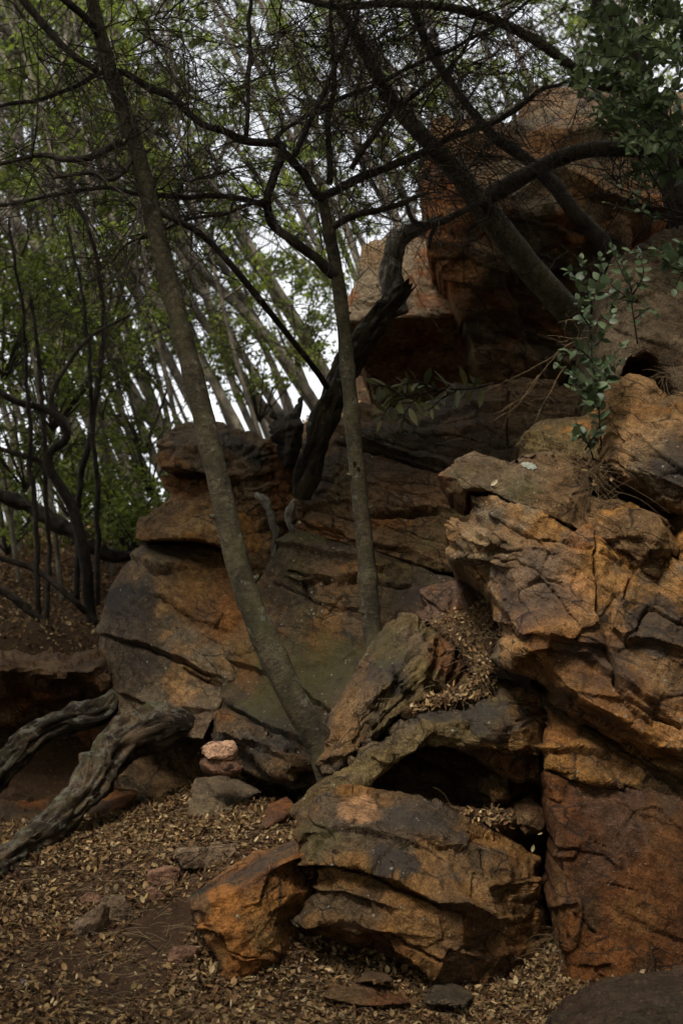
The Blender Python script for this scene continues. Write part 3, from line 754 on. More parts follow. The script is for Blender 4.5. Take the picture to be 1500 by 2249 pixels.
rock('tower_block', 'large smooth tan and orange rock face, base of the left rock tower',
     [(213, 1375, 9.9), (235, 1300, 9.9), (270, 1240, 9.9), (312, 1198, 9.9), (350, 1190, 10.0), (430, 1182, 10.05), (500, 1215, 9.9), (560, 1245, 9.7), (592, 1300, 9.4), (562, 1400, 9.1), (522, 1480, 8.9), (482, 1560, 8.75), (450, 1625, 8.65), (350, 1610, 8.85), (262, 1570, 9.25), (226, 1470, 9.6)],
     [(330, 1250, 9.5), (430, 1270, 9.5), (500, 1300, 9.35), (300, 1400, 9.35), (400, 1420, 9.12), (350, 1520, 9.05), (450, 1500, 8.98), (530, 1330, 9.2)], bed=-26, th=.3, a_str=.010, a_cell=.012, csize=.5, a_fbm=.010, pal=('grey', 'dgrey', 'tan'), seed=24, group=TOWER, thick=.9, lichen=.4,
     steps=[([(305, 1235), (350, 1262), (390, 1255)], .06, 22), ([(250, 1400), (330, 1420), (420, 1460), (490, 1495)], .05, 30), ([(360, 1322), (400, 1345), (440, 1375), (470, 1380)], .03, 25), ([(280, 1530), (350, 1560), (440, 1560)], .05, 20)],
     cracks=[([(300, 1225), (345, 1262), (388, 1258)], 5, .04), ([(245, 1400), (330, 1425), (420, 1465), (490, 1495)], 4, .05), ([(350, 1315), (400, 1345), (450, 1375), (480, 1372), (490, 1355)], 3, .04), ([(400, 1470), (450, 1495), (485, 1505)], 4, .05)],
     paint=[(470, 1290, 80, 90, 'ochre', .75), (520, 1330, 40, 60, 'orange', .9), (455, 1370, 50, 30, 'rust', .5), (370, 1280, 40, 50, 'tan', .6), (440, 1480, 60, 22, 'tan', .8, 27), (270, 1330, 60, 60, 'dgrey', .7), (330, 1460, 80, 40, 'dgrey', .6), (420, 1580, 80, 30, 'purple', .6), (500, 1450, 20, 60, 'ochre', .5)],
     masks=[(290, 1340, 60, 60, 'd', .3), (330, 1460, 70, 35, 'd', .35), (430, 1400, 60, 60, 'd', .15), (430, 1240, 90, 40, 'm', .3)])
rock('bank_ledge', 'dark overhanging rock ledge below the leafy bank at left edge',
     [(-330, 1415, 10.3), (60, 1428, 9.9), (150, 1436, 9.8), (235, 1432, 9.75), (258, 1475, 9.6), (250, 1540, 9.6), (256, 1620, 9.5), (244, 1720, 9.4), (200, 1830, 9.0), (-330, 1840, 9.0)],
     [(0, 1462, 9.15), (100, 1474, 9.1), (200, 1474, 9.2), (100, 1560, 9.95), (50, 1650, 10.1), (150, 1700, 10.1), (30, 1740, 9.9), (-200, 1465, 9.3), (-200, 1620, 9.9)], bed=-6, th=.12, a_str=.05, a_cell=.06, pal=('brown', 'dbrown', 'rust'), seed=26, thick=.7, cell=5, dark=.35)
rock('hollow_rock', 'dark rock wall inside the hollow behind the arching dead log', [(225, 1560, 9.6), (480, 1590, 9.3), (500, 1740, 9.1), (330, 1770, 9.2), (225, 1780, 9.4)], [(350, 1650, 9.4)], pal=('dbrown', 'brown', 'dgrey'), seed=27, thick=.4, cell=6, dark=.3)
# right outcrop
rock('outcrop_block', 'tan block with lichen at right edge above the wide diagonal crack',
     [(1326, 872, 7.5), (1340, 842, 7.5), (1382, 815, 7.55), (1430, 838, 7.5), (1466, 882, 7.45), (1492, 868, 7.4), (1790, 845, 7.35), (1790, 1170, 7.05), (1500, 1132, 7.05), (1468, 1118, 7.07), (1420, 1088, 7.1), (1368, 1052, 7.15), (1338, 1030, 7.25), (1333, 960, 7.4)],
     [(1400, 890, 7.3), (1385, 980, 7.12), (1450, 1050, 6.95), (1530, 1085, 6.9), (1480, 950, 7.05), (1400, 1030, 7.02)], bed=-22, th=.2, a_str=.02, a_cell=.03, pal=('tan', 'grey', 'ochre'), seed=30, tone=1.12, group=RIGHT, thick=1.2, lichen=.5,
     paint=[(1480, 1010, 60, 90, 'brown', .7), (1360, 960, 30, 70, 'tan', .6)], masks=[(1470, 1000, 40, 60, 'd', .3), (1380, 870, 60, 40, 'm', .2)])
rock('outcrop_block', 'wedge of brown mossy rock behind the flat-topped block, under the lower sprig',
     [(1120, 1010, 8.2), (1135, 970, 8.3), (1180, 935, 8.4), (1240, 915, 8.4), (1340, 900, 8.3), (1345, 1060, 7.9), (1280, 1060, 7.8), (1200, 1040, 7.9)], [(1220, 980, 8.05)], bed=-10, pal=('olive', 'brown', 'ochre'), seed=31, group=RIGHT, thick=.8, moss=.3,
     steps=[([(1125, 985), (1190, 975), (1230, 990)], .05, 20)])
FLAT_TOP = rock('outcrop_block', 'flat-topped slab with one round pale lichen, left end of the right outcrop',
     [(964, 1046, 7.45), (988, 1022, 7.42), (1040, 998, 7.42), (1075, 1003, 7.42), (1120, 1018, 7.45), (1160, 1002, 7.5), (1205, 1002, 7.55), (1252, 1014, 7.5), (1286, 1035, 7.42), (1300, 1060, 7.32), (1298, 1110, 7.2), (1302, 1175, 7.08), (1265, 1170, 7.03), (1190, 1137, 7.05), (1130, 1112, 7.08), (1080, 1088, 7.12),
      (1036, 1080, 7.2), (1029, 1082, 7.22), (1026, 1112, 7.35), (1003, 1102, 7.4), (986, 1086, 7.42), (976, 1066, 7.44)],
     [(1040, 1048, 7.2), (1150, 1060, 7.12), (1240, 1100, 7.05), (1275, 1060, 7.2), (992, 1048, 7.32), (1150, 1025, 7.28)], bed=-18, th=.16, a_str=.012, a_cell=.018, a_fbm=.02, pal=('grey', 'brown', 'olive'), seed=32, group=RIGHT, thick=.7, moss=.2, lichen=.5, rim=16, rimd=.05,
     paint=[(975, 1055, 20, 20, 'rust', .8), (1120, 1050, 90, 30, 'grey', .5), (1275, 1110, 25, 60, 'brown', .8)], masks=[(1150, 1075, 60, 25, 'm', .4)])
rock('outcrop_block', 'big tan and pinkish jutting rock face of the right outcrop',
     [(1028, 1082, 7.3), (1080, 1084, 7.15), (1130, 1107, 7.1), (1190, 1132, 7.05), (1270, 1167, 7.03), (1306, 1165, 7.08), (1342, 1188, 7.08), (1400, 1228, 7.05), (1440, 1258, 7.02), (1482, 1205, 7.05), (1500, 1110, 7.15), (1790, 1140, 7.1), (1790, 1760, 6.95), (1500, 1700, 6.95), (1420, 1668, 6.95), (1330, 1618, 6.97),
      (1260, 1575, 7.0), (1180, 1494, 7.05), (1116, 1472, 7.1), (1106, 1402, 7.12), (1076, 1345, 7.22), (1062, 1284, 7.32), (1040, 1264, 7.35), (985, 1226, 7.4), (958, 1172, 7.42), (964, 1142, 7.38), (985, 1130, 7.36), (1020, 1136, 7.34)],
     [(1000, 1165, 7.22), (1060, 1200, 7.08), (1110, 1180, 7.02), (1150, 1300, 6.88), (1200, 1250, 6.88), (1290, 1200, 6.95), (1285, 1380, 6.78), (1200, 1400, 6.78), (1150, 1440, 6.85), (1280, 1540, 6.68), (1400, 1500, 6.74), (1350, 1300, 6.92), (1330, 1400, 6.86), (1450, 1400, 6.8), (1500, 1300, 6.9),
      (1400, 1600, 6.66), (1500, 1645, 6.68), (1190, 1470, 6.8), (1420, 1640, 6.7)], bed=-24, th=.26, a_str=.013, a_cell=.040, csize=.38, a_fbm=.02, pal=('tan', 'ochre', 'grey'), seed=34, tone=1.25, group=RIGHT, thick=1.6, lichen=.5, fine=.01,
     steps=[([(985, 1145), (1050, 1180), (1130, 1215), (1170, 1220)], .03, 20), ([(975, 1185), (1040, 1220), (1120, 1245)], .025, 15), ([(1110, 1370), (1190, 1400), (1290, 1420)], .04, 40), ([(1150, 1450), (1200, 1425), (1290, 1440), (1330, 1480), (1420, 1540)], .05, 50),
            ([(1340, 1200), (1390, 1260), (1370, 1310), (1345, 1390), (1375, 1420), (1430, 1410), (1500, 1430)], .05, 40), ([(1280, 1210), (1230, 1215), (1180, 1190)], .03, 30)],
     cracks=[([(1303, 1165), (1306, 1250), (1310, 1330), (1316, 1400), (1345, 1470), (1360, 1520), (1420, 1560), (1500, 1600)], 5, .06), ([(1345, 1190), (1392, 1255), (1370, 1320)], 4, .05), ([(1100, 1220), (1180, 1260), (1240, 1300)], 3, .02), ([(1375, 1420), (1420, 1345), (1500, 1380)], 4, .04)],
     paint=[(1200, 1300, 110, 90, 'pink', .65), (1060, 1190, 70, 30, 'cream', .5, 20), (1290, 1180, 50, 35, 'rust', .6), (1250, 1420, 110, 50, 'orange', .6), (1180, 1270, 60, 70, 'pgrey', .5), (1400, 1560, 150, 90, 'orange', .55), (1330, 1300, 60, 90, 'brown', .5), (1130, 1130, 70, 40, 'grey', .5), (1300, 1500, 110, 50, 'rust', .35), (1430, 1330, 70, 70, 'ochre', .5)],
     masks=[(1200, 1330, 60, 60, 'd', .12), (1440, 1380, 60, 60, 'd', .25), (1240, 1290, 100, 80, 'l', .3)])
rock('outcrop_spall', 'brown angular block ending in a downward point, set into the right outcrop face',
     [(1292, 1115, 7.2), (1312, 1085, 7.2), (1360, 1088, 7.15), (1420, 1117, 7.1), (1460, 1136, 7.1), (1478, 1180, 7.08), (1482, 1212, 7.05), (1452, 1228, 7.0), (1440, 1260, 6.94), (1402, 1240, 6.94), (1345, 1205, 7.0), (1312, 1182, 7.05), (1300, 1150, 7.12)],
     [(1380, 1150, 6.93), (1430, 1205, 6.83), (1330, 1140, 7.03), (1440, 1160, 6.92)], bed=-24, th=.2, a_str=.015, a_cell=.03, a_fbm=.016, pal=('brown', 'tan', 'ochre'), seed=36, tone=1.1, group=RIGHT, thick=.5, rim=14, rimd=.05, moss=.2)
rock('outcrop_wedge', 'thin orange-brown wedge of rock under the right outcrop face',
     [(1196, 1550, 7.15), (1260, 1572, 7.1), (1330, 1615, 7.1), (1420, 1665, 7.1), (1790, 1745, 7.1), (1790, 1835, 6.8), (1500, 1775, 6.76), (1420, 1746, 6.78), (1350, 1726, 6.8), (1300, 1724, 6.78), (1250, 1708, 6.82), (1196, 1694, 6.88)],
     [(1215, 1630, 6.92), (1300, 1665, 6.88), (1400, 1712, 6.85), (1300, 1705, 6.76)], bed=-14, th=.1, a_str=.03, a_cell=.03, pal=('brown', 'rust', 'ochre'), seed=38, group=RIGHT, tone=.8, thick=.9,
     paint=[(1235, 1610, 50, 34, 'orange', .9), (1330, 1690, 90, 20, 'dgrey', .5, 14)], steps=[([(1197, 1650), (1270, 1655), (1350, 1690), (1460, 1740)], .05, 20)])
rock('outcrop_slab', 'tall dark red slab with a straight vertical left edge at lower right',
     [(1197, 1690, 6.95), (1260, 1696, 6.9), (1340, 1713, 6.87), (1420, 1736, 6.85), (1500, 1762, 6.8), (1790, 1800, 6.8), (1790, 2300, 6.4), (1500, 2300, 6.4), (1380, 2300, 6.35), (1240, 2300, 6.42), (1229, 2230, 6.55), (1227, 2100, 6.65), (1213, 1990, 6.7), (1214, 1880, 6.75), (1204, 1800, 6.84)],
     [(1400, 1900, 6.62), (1500, 2000, 6.53), (1350, 2100, 6.46), (1500, 1850, 6.66), (1480, 2150, 6.45)], creases=[[(1216, 1715, 6.8), (1224, 1800, 6.7), (1236, 1900, 6.6), (1246, 2000, 6.52), (1252, 2100, 6.47), (1250, 2200, 6.42)]],
     bed=-20, th=.3, a_str=.012, a_cell=.018, csize=.4, a_fbm=.022, pal=('red', 'rust', 'dbrown'), seed=40, group=RIGHT, thick=1.0, tone=.62, net=.05, smooth=2, rim=8, rimd=.02, dark=.1, moss=-.1, lichen=.12,
     paint=[(1330, 1760, 110, 80, 'purple', .75), (1320, 1900, 120, 40, 'purple', .5, -35), (1420, 1960, 90, 110, 'rust', .6), (1460, 1790, 60, 60, 'ochre', .45), (1390, 2010, 50, 40, 'ochre', .5), (1225, 2000, 16, 190, 'tan', .5), (1300, 2160, 80, 50, 'rust', .6), (1460, 1860, 50, 40, 'orange', .4), (1255, 1800, 40, 60, 'red', .6)],
     steps=[([(1235, 1885), (1255, 1888), (1262, 1878)], .03, 12), ([(1238, 1992), (1262, 1990), (1270, 2010), (1262, 2050), (1245, 2070)], .03, 25), ([(1290, 1735), (1340, 1755), (1400, 1790), (1440, 1800)], .02, 30), ([(1280, 2120), (1340, 2120), (1350, 2160)], .02, 20)],
     cracks=[([(1205, 1758), (1230, 1762)], 2, .03), ([(1265, 2010), (1310, 2050)], 3, .03), ([(1310, 2130), (1365, 2200)], 3, .03), ([(1330, 1945), (1400, 1960)], 2, .02), ([(1290, 1845), (1330, 1865)], 2, .02)])
rock('path_slab', 'dark grey flat slab at the bottom right corner',
     [(1225, 2268, 5.7), (1300, 2228, 5.75), (1380, 2206, 5.82), (1500, 2176, 5.92), (1790, 2150, 6.0), (1790, 2400, 5.0), (1150, 2400, 5.0), (1180, 2275, 5.45)], [(1400, 2260, 5.4)], bed=10, pal=('dgrey', 'purple', 'dgrey'), seed=42, tone=.55, thick=.4, a_cell=.03, a_str=.012, a_fbm=.03)
# front boulders
rock('arch_rock', 'mossy grey arching slab roofing the dark hollow in front',
     [(636, 1790, 7.15), (678, 1738, 7.2), (715, 1700, 7.3), (780, 1660, 7.4), (850, 1607, 7.5), (900, 1567, 7.55), (950, 1537, 7.62), (1040, 1530, 7.65), (1066, 1492, 7.7), (1110, 1478, 7.7), (1150, 1500, 7.55), (1186, 1532, 7.45), (1198, 1570, 7.35), (1200, 1640, 7.25), (1200, 1745, 7.4),
      (1140, 1720, 7.4), (1085, 1684, 7.35), (1045, 1654, 7.2), (1000, 1641, 7.16), (950, 1638, 7.15), (910, 1653, 7.13), (870, 1676, 7.12), (830, 1707, 7.12), (800, 1736, 7.12), (760, 1770, 7.08), (690, 1815, 7.08)],
     [(760, 1705, 7.12), (850, 1650, 7.12), (950, 1590, 7.15), (1050, 1580, 7.15), (1130, 1580, 7.12), (1150, 1640, 7.08), (1100, 1530, 7.35), (1110, 1665, 7.18), (1040, 1630, 7.08), (930, 1625, 7.07)], bed=-12, th=.16, a_str=.02, a_cell=.045, csize=.26, a_fbm=.025, fine=.012, net=.4, pal=('olive', 'dgrey', 'brown'), seed=44, group=FRONT, thick=.9, moss=.15, lichen=.8, rim=20,
     paint=[(1150, 1600, 50, 80, 'ochre', .6), (1100, 1650, 90, 26, 'rust', .5), (1130, 1500, 60, 24, 'brown', .7), (1180, 1560, 22, 60, 'orange', .7), (1130, 1690, 60, 30, 'rust', .7)],
     masks=[(1090, 1590, 90, 40, 'd', .55), (960, 1560, 90, 30, 'd', .3)], steps=[([(890, 1590), (960, 1560), (1040, 1555)], .02, 20)], cracks=[([(830, 1650), (815, 1700)], 3, .02)])
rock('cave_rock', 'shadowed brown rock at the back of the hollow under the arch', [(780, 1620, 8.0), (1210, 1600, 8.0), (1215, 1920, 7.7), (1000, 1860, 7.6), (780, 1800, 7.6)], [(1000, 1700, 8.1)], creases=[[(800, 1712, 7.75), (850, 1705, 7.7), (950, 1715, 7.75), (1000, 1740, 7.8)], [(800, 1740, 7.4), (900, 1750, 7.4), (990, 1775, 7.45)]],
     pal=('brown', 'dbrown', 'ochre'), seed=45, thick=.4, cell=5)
rock('tilted_slab', 'layered olive-brown slab leaning up to the right, against the leaning trunk base',
     [(704, 1672, 7.6), (714, 1610, 7.7), (745, 1550, 7.8), (785, 1480, 7.9), (820, 1412, 8.0), (850, 1372, 8.1), (880, 1352, 8.1), (915, 1360, 8.1), (945, 1376, 8.05), (975, 1390, 8.0), (1005, 1425, 7.9), (1022, 1470, 7.85), (1030, 1508, 7.75), (990, 1520, 7.7), (945, 1536, 7.65), (905, 1556, 7.6), (870, 1584, 7.55), (820, 1630, 7.5), (780, 1660, 7.45), (745, 1690, 7.42), (714, 1698, 7.45)],
     [(800, 1560, 7.48), (860, 1460, 7.62), (900, 1400, 7.8), (760, 1630, 7.42), (985, 1460, 7.68), (840, 1590, 7.38)], creases=[[(958, 1388, 7.75), (942, 1425, 7.58), (934, 1470, 7.5), (926, 1535, 7.46)]],
     bed=52, sup=.2, th=.048, a_str=.024, a_cell=.010, csize=.25, a_fbm=.02, pal=('olive', 'dgrey', 'brown'), seed=46, group=FRONT, thick=.5, smooth=2, rim=14, rimd=.05, moss=.15, lichen=.5,
     paint=[(985, 1455, 48, 75, 'red', .95), (790, 1540, 60, 30, 'tan', .4, -55), (745, 1620, 50, 30, 'ochre', .4, -55), (960, 1410, 20, 30, 'orange', .4)], masks=[(850, 1420, 60, 60, 'm', .45, -50), (880, 1500, 40, 60, 'd', .3, -50), (800, 1650, 60, 16, 'd', .5, -40)],
     steps=[([(730, 1640), (800, 1560), (870, 1500), (940, 1400)], .03, 16), ([(720, 1680), (800, 1630), (880, 1560), (930, 1530)], .035, 14), ([(740, 1590), (800, 1500), (850, 1440), (900, 1390)], .02, 14)],
     cracks=[([(722, 1665), (800, 1545), (880, 1435), (930, 1378)], 3, .02), ([(765, 1672), (850, 1570), (925, 1490)], 3, .025), ([(738, 1600), (800, 1492), (862, 1400)], 3, .018), ([(790, 1590), (860, 1500), (930, 1430)], 2.5, .015), ([(935, 1425), (965, 1440), (1015, 1438)], 2, .02), ([(942, 1490), (940, 1520)], 2, .02)])
rock('front_boulder', 'large layered boulder with grey mossy top and golden face, front centre',
     [(638, 1778, 7.05), (700, 1747, 7.05), (730, 1734, 7.05), (800, 1736, 7.05), (850, 1747, 7.05), (930, 1760, 7.05), (1000, 1787, 7.08), (1090, 1817, 7.12), (1150, 1848, 7.12), (1183, 1892, 7.08), (1195, 1960, 7.02), (1197, 2060, 6.96), (1186, 2105, 6.9), (1120, 2140, 6.75), (1080, 2170, 6.65), (1020, 2200, 6.6), (960, 2195, 6.62), (900, 2175, 6.75),
      (800, 2160, 6.9), (720, 2150, 7.0), (685, 2100, 7.0), (655, 2052, 6.8), (645, 2036, 6.72), (678, 1988, 6.68), (700, 1950, 6.66), (690, 1900, 6.68), (681, 1866, 6.72), (690, 1850, 6.76), (654, 1832, 6.88)],
     [(700, 1800, 6.78), (760, 1790, 6.72), (900, 1800, 6.68), (1000, 1860, 6.62), (1100, 1885, 6.75), (1150, 1930, 6.82), (740, 1890, 6.52), (850, 1920, 6.46), (960, 1960, 6.42), (1060, 1960, 6.55), (1150, 2000, 6.75), (1000, 2080, 6.4), (1100, 2080, 6.6), (740, 2000, 6.5), (700, 2060, 6.85), (760, 2090, 6.95), (850, 2130, 6.9), (900, 2150, 6.78), (1040, 2150, 6.5)],
     creases=[[(655, 2040, 6.6), (690, 2032, 6.5), (740, 2042, 6.44), (820, 2055, 6.42), (880, 2100, 6.4), (960, 2150, 6.42)]],
     bed=-22, th=.2, a_str=.015, a_cell=.032, csize=.3, a_fbm=.018, pal=('ochre', 'brown', 'dgrey'), seed=48, tone=.9, group=FRONT, thick=1.0, smooth=2, lichen=.6, fine=.01,
     paint=[(800, 1830, 200, 84, 'dgrey', 1.1), (700, 1860, 70, 60, 'olive', .8), (790, 1775, 42, 38, 'salmon', .95), (760, 1920, 90, 34, 'ochre', .7), (760, 1990, 100, 30, 'dgrey', .8, 10), (960, 1800, 130, 44, 'dgrey', 1.0), (760, 1800, 130, 44, 'dgrey', 1.0), (790, 1775, 40, 34, 'salmon', .8), (1040, 1980, 60, 60, 'tan', .8), (1080, 2080, 90, 60, 'rust', .6), (940, 1920, 70, 60, 'tan', .5), (780, 2090, 120, 40, 'red', .9), (1110, 1950, 70, 120, 'brown', .6), (920, 2040, 100, 40, 'tan', .6, 35), (960, 1880, 60, 30, 'ochre', .5), (1060, 2150, 60, 30, 'rust', .7)],
     masks=[(870, 1890, 60, 34, 'd', .6), (880, 1800, 190, 50, 'd', .35), (700, 1840, 70, 70, 'm', .45), (800, 1930, 60, 20, 'm', .4), (740, 1985, 70, 20, 'm', .35), (760, 1850, 120, 70, 'l', .4)],
     steps=[([(690, 1842), (760, 1830), (830, 1845), (900, 1862)], .03, 30), ([(686, 1900), (770, 1908), (880, 1945), (970, 1992), (1010, 2010)], .07, 40), ([(650, 2035), (720, 2030), (800, 2045), (860, 2050)], .05, 40), ([(700, 1955), (760, 1960), (850, 1990)], .03, 20), ([(1010, 2000), (1070, 2015), (1065, 1950), (1110, 1945), (1095, 1880)], .05, 35), ([(960, 2150), (985, 2080), (1010, 2090), (1000, 2000)], .04, 30), ([(720, 1800), (760, 1760), (830, 1780)], -.015, 14)],
     cracks=[([(690, 1903), (770, 1912), (880, 1950), (970, 1995), (1012, 2012)], 4, .06), ([(1070, 2012), (1065, 1960), (1050, 1880)], 4, .05), ([(780, 1830), (830, 1842), (900, 1862)], 4, .03), ([(860, 2050), (960, 2110), (1010, 2080)], 4, .04), ([(875, 1950), (860, 1900)], 2, .02)])
rock('front_boulder', 'angular boulder with flat grey sloping top and glowing orange face, front left',
     [(416, 1980, 6.72), (455, 1942, 6.85), (560, 1878, 7.05), (640, 1856, 7.15), (690, 1849, 7.15), (700, 1900, 6.95), (712, 1950, 6.9), (700, 1990, 6.85), (675, 2040, 6.82), (700, 2070, 6.85), (662, 2118, 6.78), (620, 2148, 6.7), (590, 2150, 6.6), (565, 2156, 6.5), (525, 2182, 6.4), (490, 2138, 6.4), (460, 2075, 6.46), (440, 2022, 6.56)],
     [(530, 2060, 6.4), (610, 2000, 6.5), (610, 2090, 6.5), (560, 2130, 6.42), (480, 2040, 6.42), (660, 1960, 6.62)], creases=[[(440, 1992, 6.46), (500, 1966, 6.46), (590, 1912, 6.54), (686, 1866, 6.66)]],
     bed=24, th=.2, a_str=.012, a_cell=.022, csize=.2, a_fbm=.02, pal=('orange', 'ochre', 'rust'), seed=50, group=FRONT, thick=.7, net=.1, smooth=1, rim=10, rimd=.03, lichen=.25, jag=3,
     paint=[(555, 1908, 170, 14, 'dgrey', .98, -26), (440, 2000, 24, 34, 'dgrey', .8), (600, 2000, 60, 60, 'ochre', .6), (590, 2060, 60, 50, 'olive', .5), (510, 2050, 20, 26, 'orange', .9), (470, 2070, 24, 60, 'olive', .5), (560, 2130, 70, 24, 'rust', .6), (670, 1920, 24, 50, 'rust', .8)],
     masks=[(560, 1950, 60, 40, 'd', .15), (570, 2070, 20, 20, 'm', .5)], steps=[([(455, 2045), (490, 2050), (510, 2100), (540, 2110), (600, 2110)], .03, 20)], cracks=[([(445, 2045), (490, 2052), (505, 2095), (560, 2105)], 3, .025)])
# smaller blocks in front
rock('cliff_slab', 'dark layered slab above the leaf-filled pocket, mid cliff',
     [(913, 1348, 8.2), (925, 1298, 8.3), (960, 1278, 8.35), (1010, 1272, 8.35), (1066, 1288, 8.3), (1085, 1345, 8.1), (1000, 1368, 8.0), (930, 1372, 8.05)], [(980, 1320, 8.05)], bed=-8, th=.07, a_str=.025, pal=('dbrown', 'purple', 'rust'), seed=52, thick=.6)
rock('wedge_stone', 'small dark grey wedge stone jammed under the right outcrop face', [(1074, 1446, 7.3), (1092, 1404, 7.35), (1112, 1396, 7.35), (1120, 1455, 7.2), (1096, 1468, 7.2)], [(1098, 1440, 7.18)], pal=('dgrey', 'dgrey', 'purple'), seed=53, thick=.3, a_cell=.01, a_str=.005, a_fbm=.012, rim=10, rimd=.03, cell=3)
rock('cave_block', 'brown block sitting inside the dark hollow under the arch', [(1056, 1740, 7.4), (1060, 1706, 7.45), (1085, 1690, 7.5), (1130, 1698, 7.5), (1122, 1760, 7.35), (1085, 1762, 7.3)], [(1090, 1735, 7.3)], pal=('ochre', 'brown', 'brown'), seed=54, thick=.3, a_cell=.012, a_str=.006, a_fbm=.012, rim=10, rimd=.03, cell=3)
rock('cave_block', 'dark brown rounded block in the hollow beside the vertical gap', [(1120, 1800, 7.3), (1128, 1765, 7.4), (1165, 1752, 7.4), (1196, 1775, 7.35), (1194, 1830, 7.25), (1150, 1840, 7.2)], [(1155, 1795, 7.2)], pal=('dbrown', 'brown', 'dbrown'), seed=55, thick=.3, a_cell=.012, a_str=.006, a_fbm=.012, cell=3)
rock('red_rock', 'dark red rock tucked under the front boulder overhang', [(655, 2160, 6.6), (665, 2120, 6.75), (700, 2090, 6.85), (745, 2100, 6.85), (760, 2160, 6.7), (710, 2180, 6.55)], [(705, 2135, 6.62)], pal=('red', 'rust', 'red'), seed=56, thick=.3, a_cell=.012, a_str=.01, a_fbm=.012, cell=3.5)
rock('flat_stone', 'flat reddish-grey stone lying under the front boulder, nearest the orange boulder', [(706, 2192, 6.13), (730, 2170, 6.28), (800, 2160, 6.38), (880, 2185, 6.28), (905, 2205, 6.13), (800, 2212, 6.06)], [(800, 2188, 6.18)], pal=('purple', 'red', 'brown'), seed=57, thick=.2, a_cell=.006, a_str=.01, a_fbm=.008, th=.03, bed=-10, cell=3.5, jag=3)
rock('flat_stone', 'thin tan flake of stone lying on the flat stones below the front boulder', [(782, 2160, 6.30), (800, 2137, 6.40), (850, 2142, 6.40), (868, 2155, 6.33), (830, 2160, 6.28)], [(825, 2150, 6.30)], pal=('tan', 'brown', 'tan'), seed=58, thick=.1, a_cell=.006, a_str=.006, a_fbm=.006, cell=3, jag=3, rim=6, rimd=.02)
rock('flat_stone', 'small grey-brown flat stone by the leaves below the front boulder', [(930, 2205, 6.08), (945, 2180, 6.23), (1000, 2172, 6.30), (1040, 2190, 6.23), (1020, 2210, 6.08)], [(980, 2195, 6.13)], pal=('dgrey', 'brown', 'dgrey'), seed=59, thick=.15, a_cell=.006, a_str=.006, a_fbm=.008, cell=3, jag=3)
rock('cairn_slab', 'flat mossy grey-brown rock under the two balanced stones', [(414, 1790, 8.05), (418, 1735, 8.2), (430, 1702, 8.35), (480, 1700, 8.4), (540, 1720, 8.35), (575, 1740, 8.25), (520, 1775, 8.1), (455, 1805, 7.98)], [(470, 1750, 8.1), (430, 1760, 8.07)], pal=('grey', 'purple', 'olive'), seed=60, thick=.3, a_cell=.012, a_str=.012, a_fbm=.012, cell=3.2, moss=.25, masks=[(450, 1775, 40, 20, 'm', .5)], rim=10, rimd=.03)
rock('log_prop_stone', 'brown block with a dark split, lying beneath the arching log', [(188, 1800, 8.7), (186, 1745, 8.85), (240, 1735, 8.95), (300, 1745, 8.9), (262, 1795, 8.6), (225, 1822, 8.5), (192, 1836, 8.5)], [(225, 1770, 8.7)], creases=[[(190, 1792, 8.55), (255, 1780, 8.6)]], cracks=[([(188, 1797), (262, 1786)], 5, .08)], pal=('brown', 'rust', 'dbrown'), seed=61, thick=.3, a_cell=.012, a_str=.01, a_fbm=.012, cell=3.2, paint=[(225, 1810, 40, 12, 'rust', .8)])
rock('toe_stone', 'squared grey stone wedged under the left toe of the front boulder', [(655, 1845, 6.98), (660, 1815, 7.02), (690, 1808, 7.05), (694, 1850, 6.95), (676, 1862, 6.9)], [(675, 1835, 6.9)], pal=('grey', 'brown', 'grey'), seed=62, thick=.2, a_cell=.008, a_str=.006, a_fbm=.01, cell=3, jag=2, rim=8, rimd=.02)
rock('root_stone', 'reddish flat rock beside the root, left of the front boulder', [(565, 1812, 7.65), (590, 1775, 7.85), (630, 1755, 7.95), (648, 1775, 7.8), (620, 1800, 7.65), (585, 1822, 7.55)], [(605, 1790, 7.65)], pal=('red', 'brown', 'rust'), seed=63, thick=.2, a_cell=.01, a_str=.01, a_fbm=.01, cell=3, jag=3)

def on_rock(o, px, py):
    """point and normal where the view through a pixel meets a rock"""
    bpy.context.view_layer.update()
    org = Vector((0, 0, CAM_Z)) - o.location; far = Vector(P(px, py, 10.0)) - o.location
    hit, loc, nor, _ = o.ray_cast(org, (far - org).normalized())
    return (loc + o.location, nor) if hit else (Vector(P(px, py, 7.2)), Vector((0, -.6, .8)))
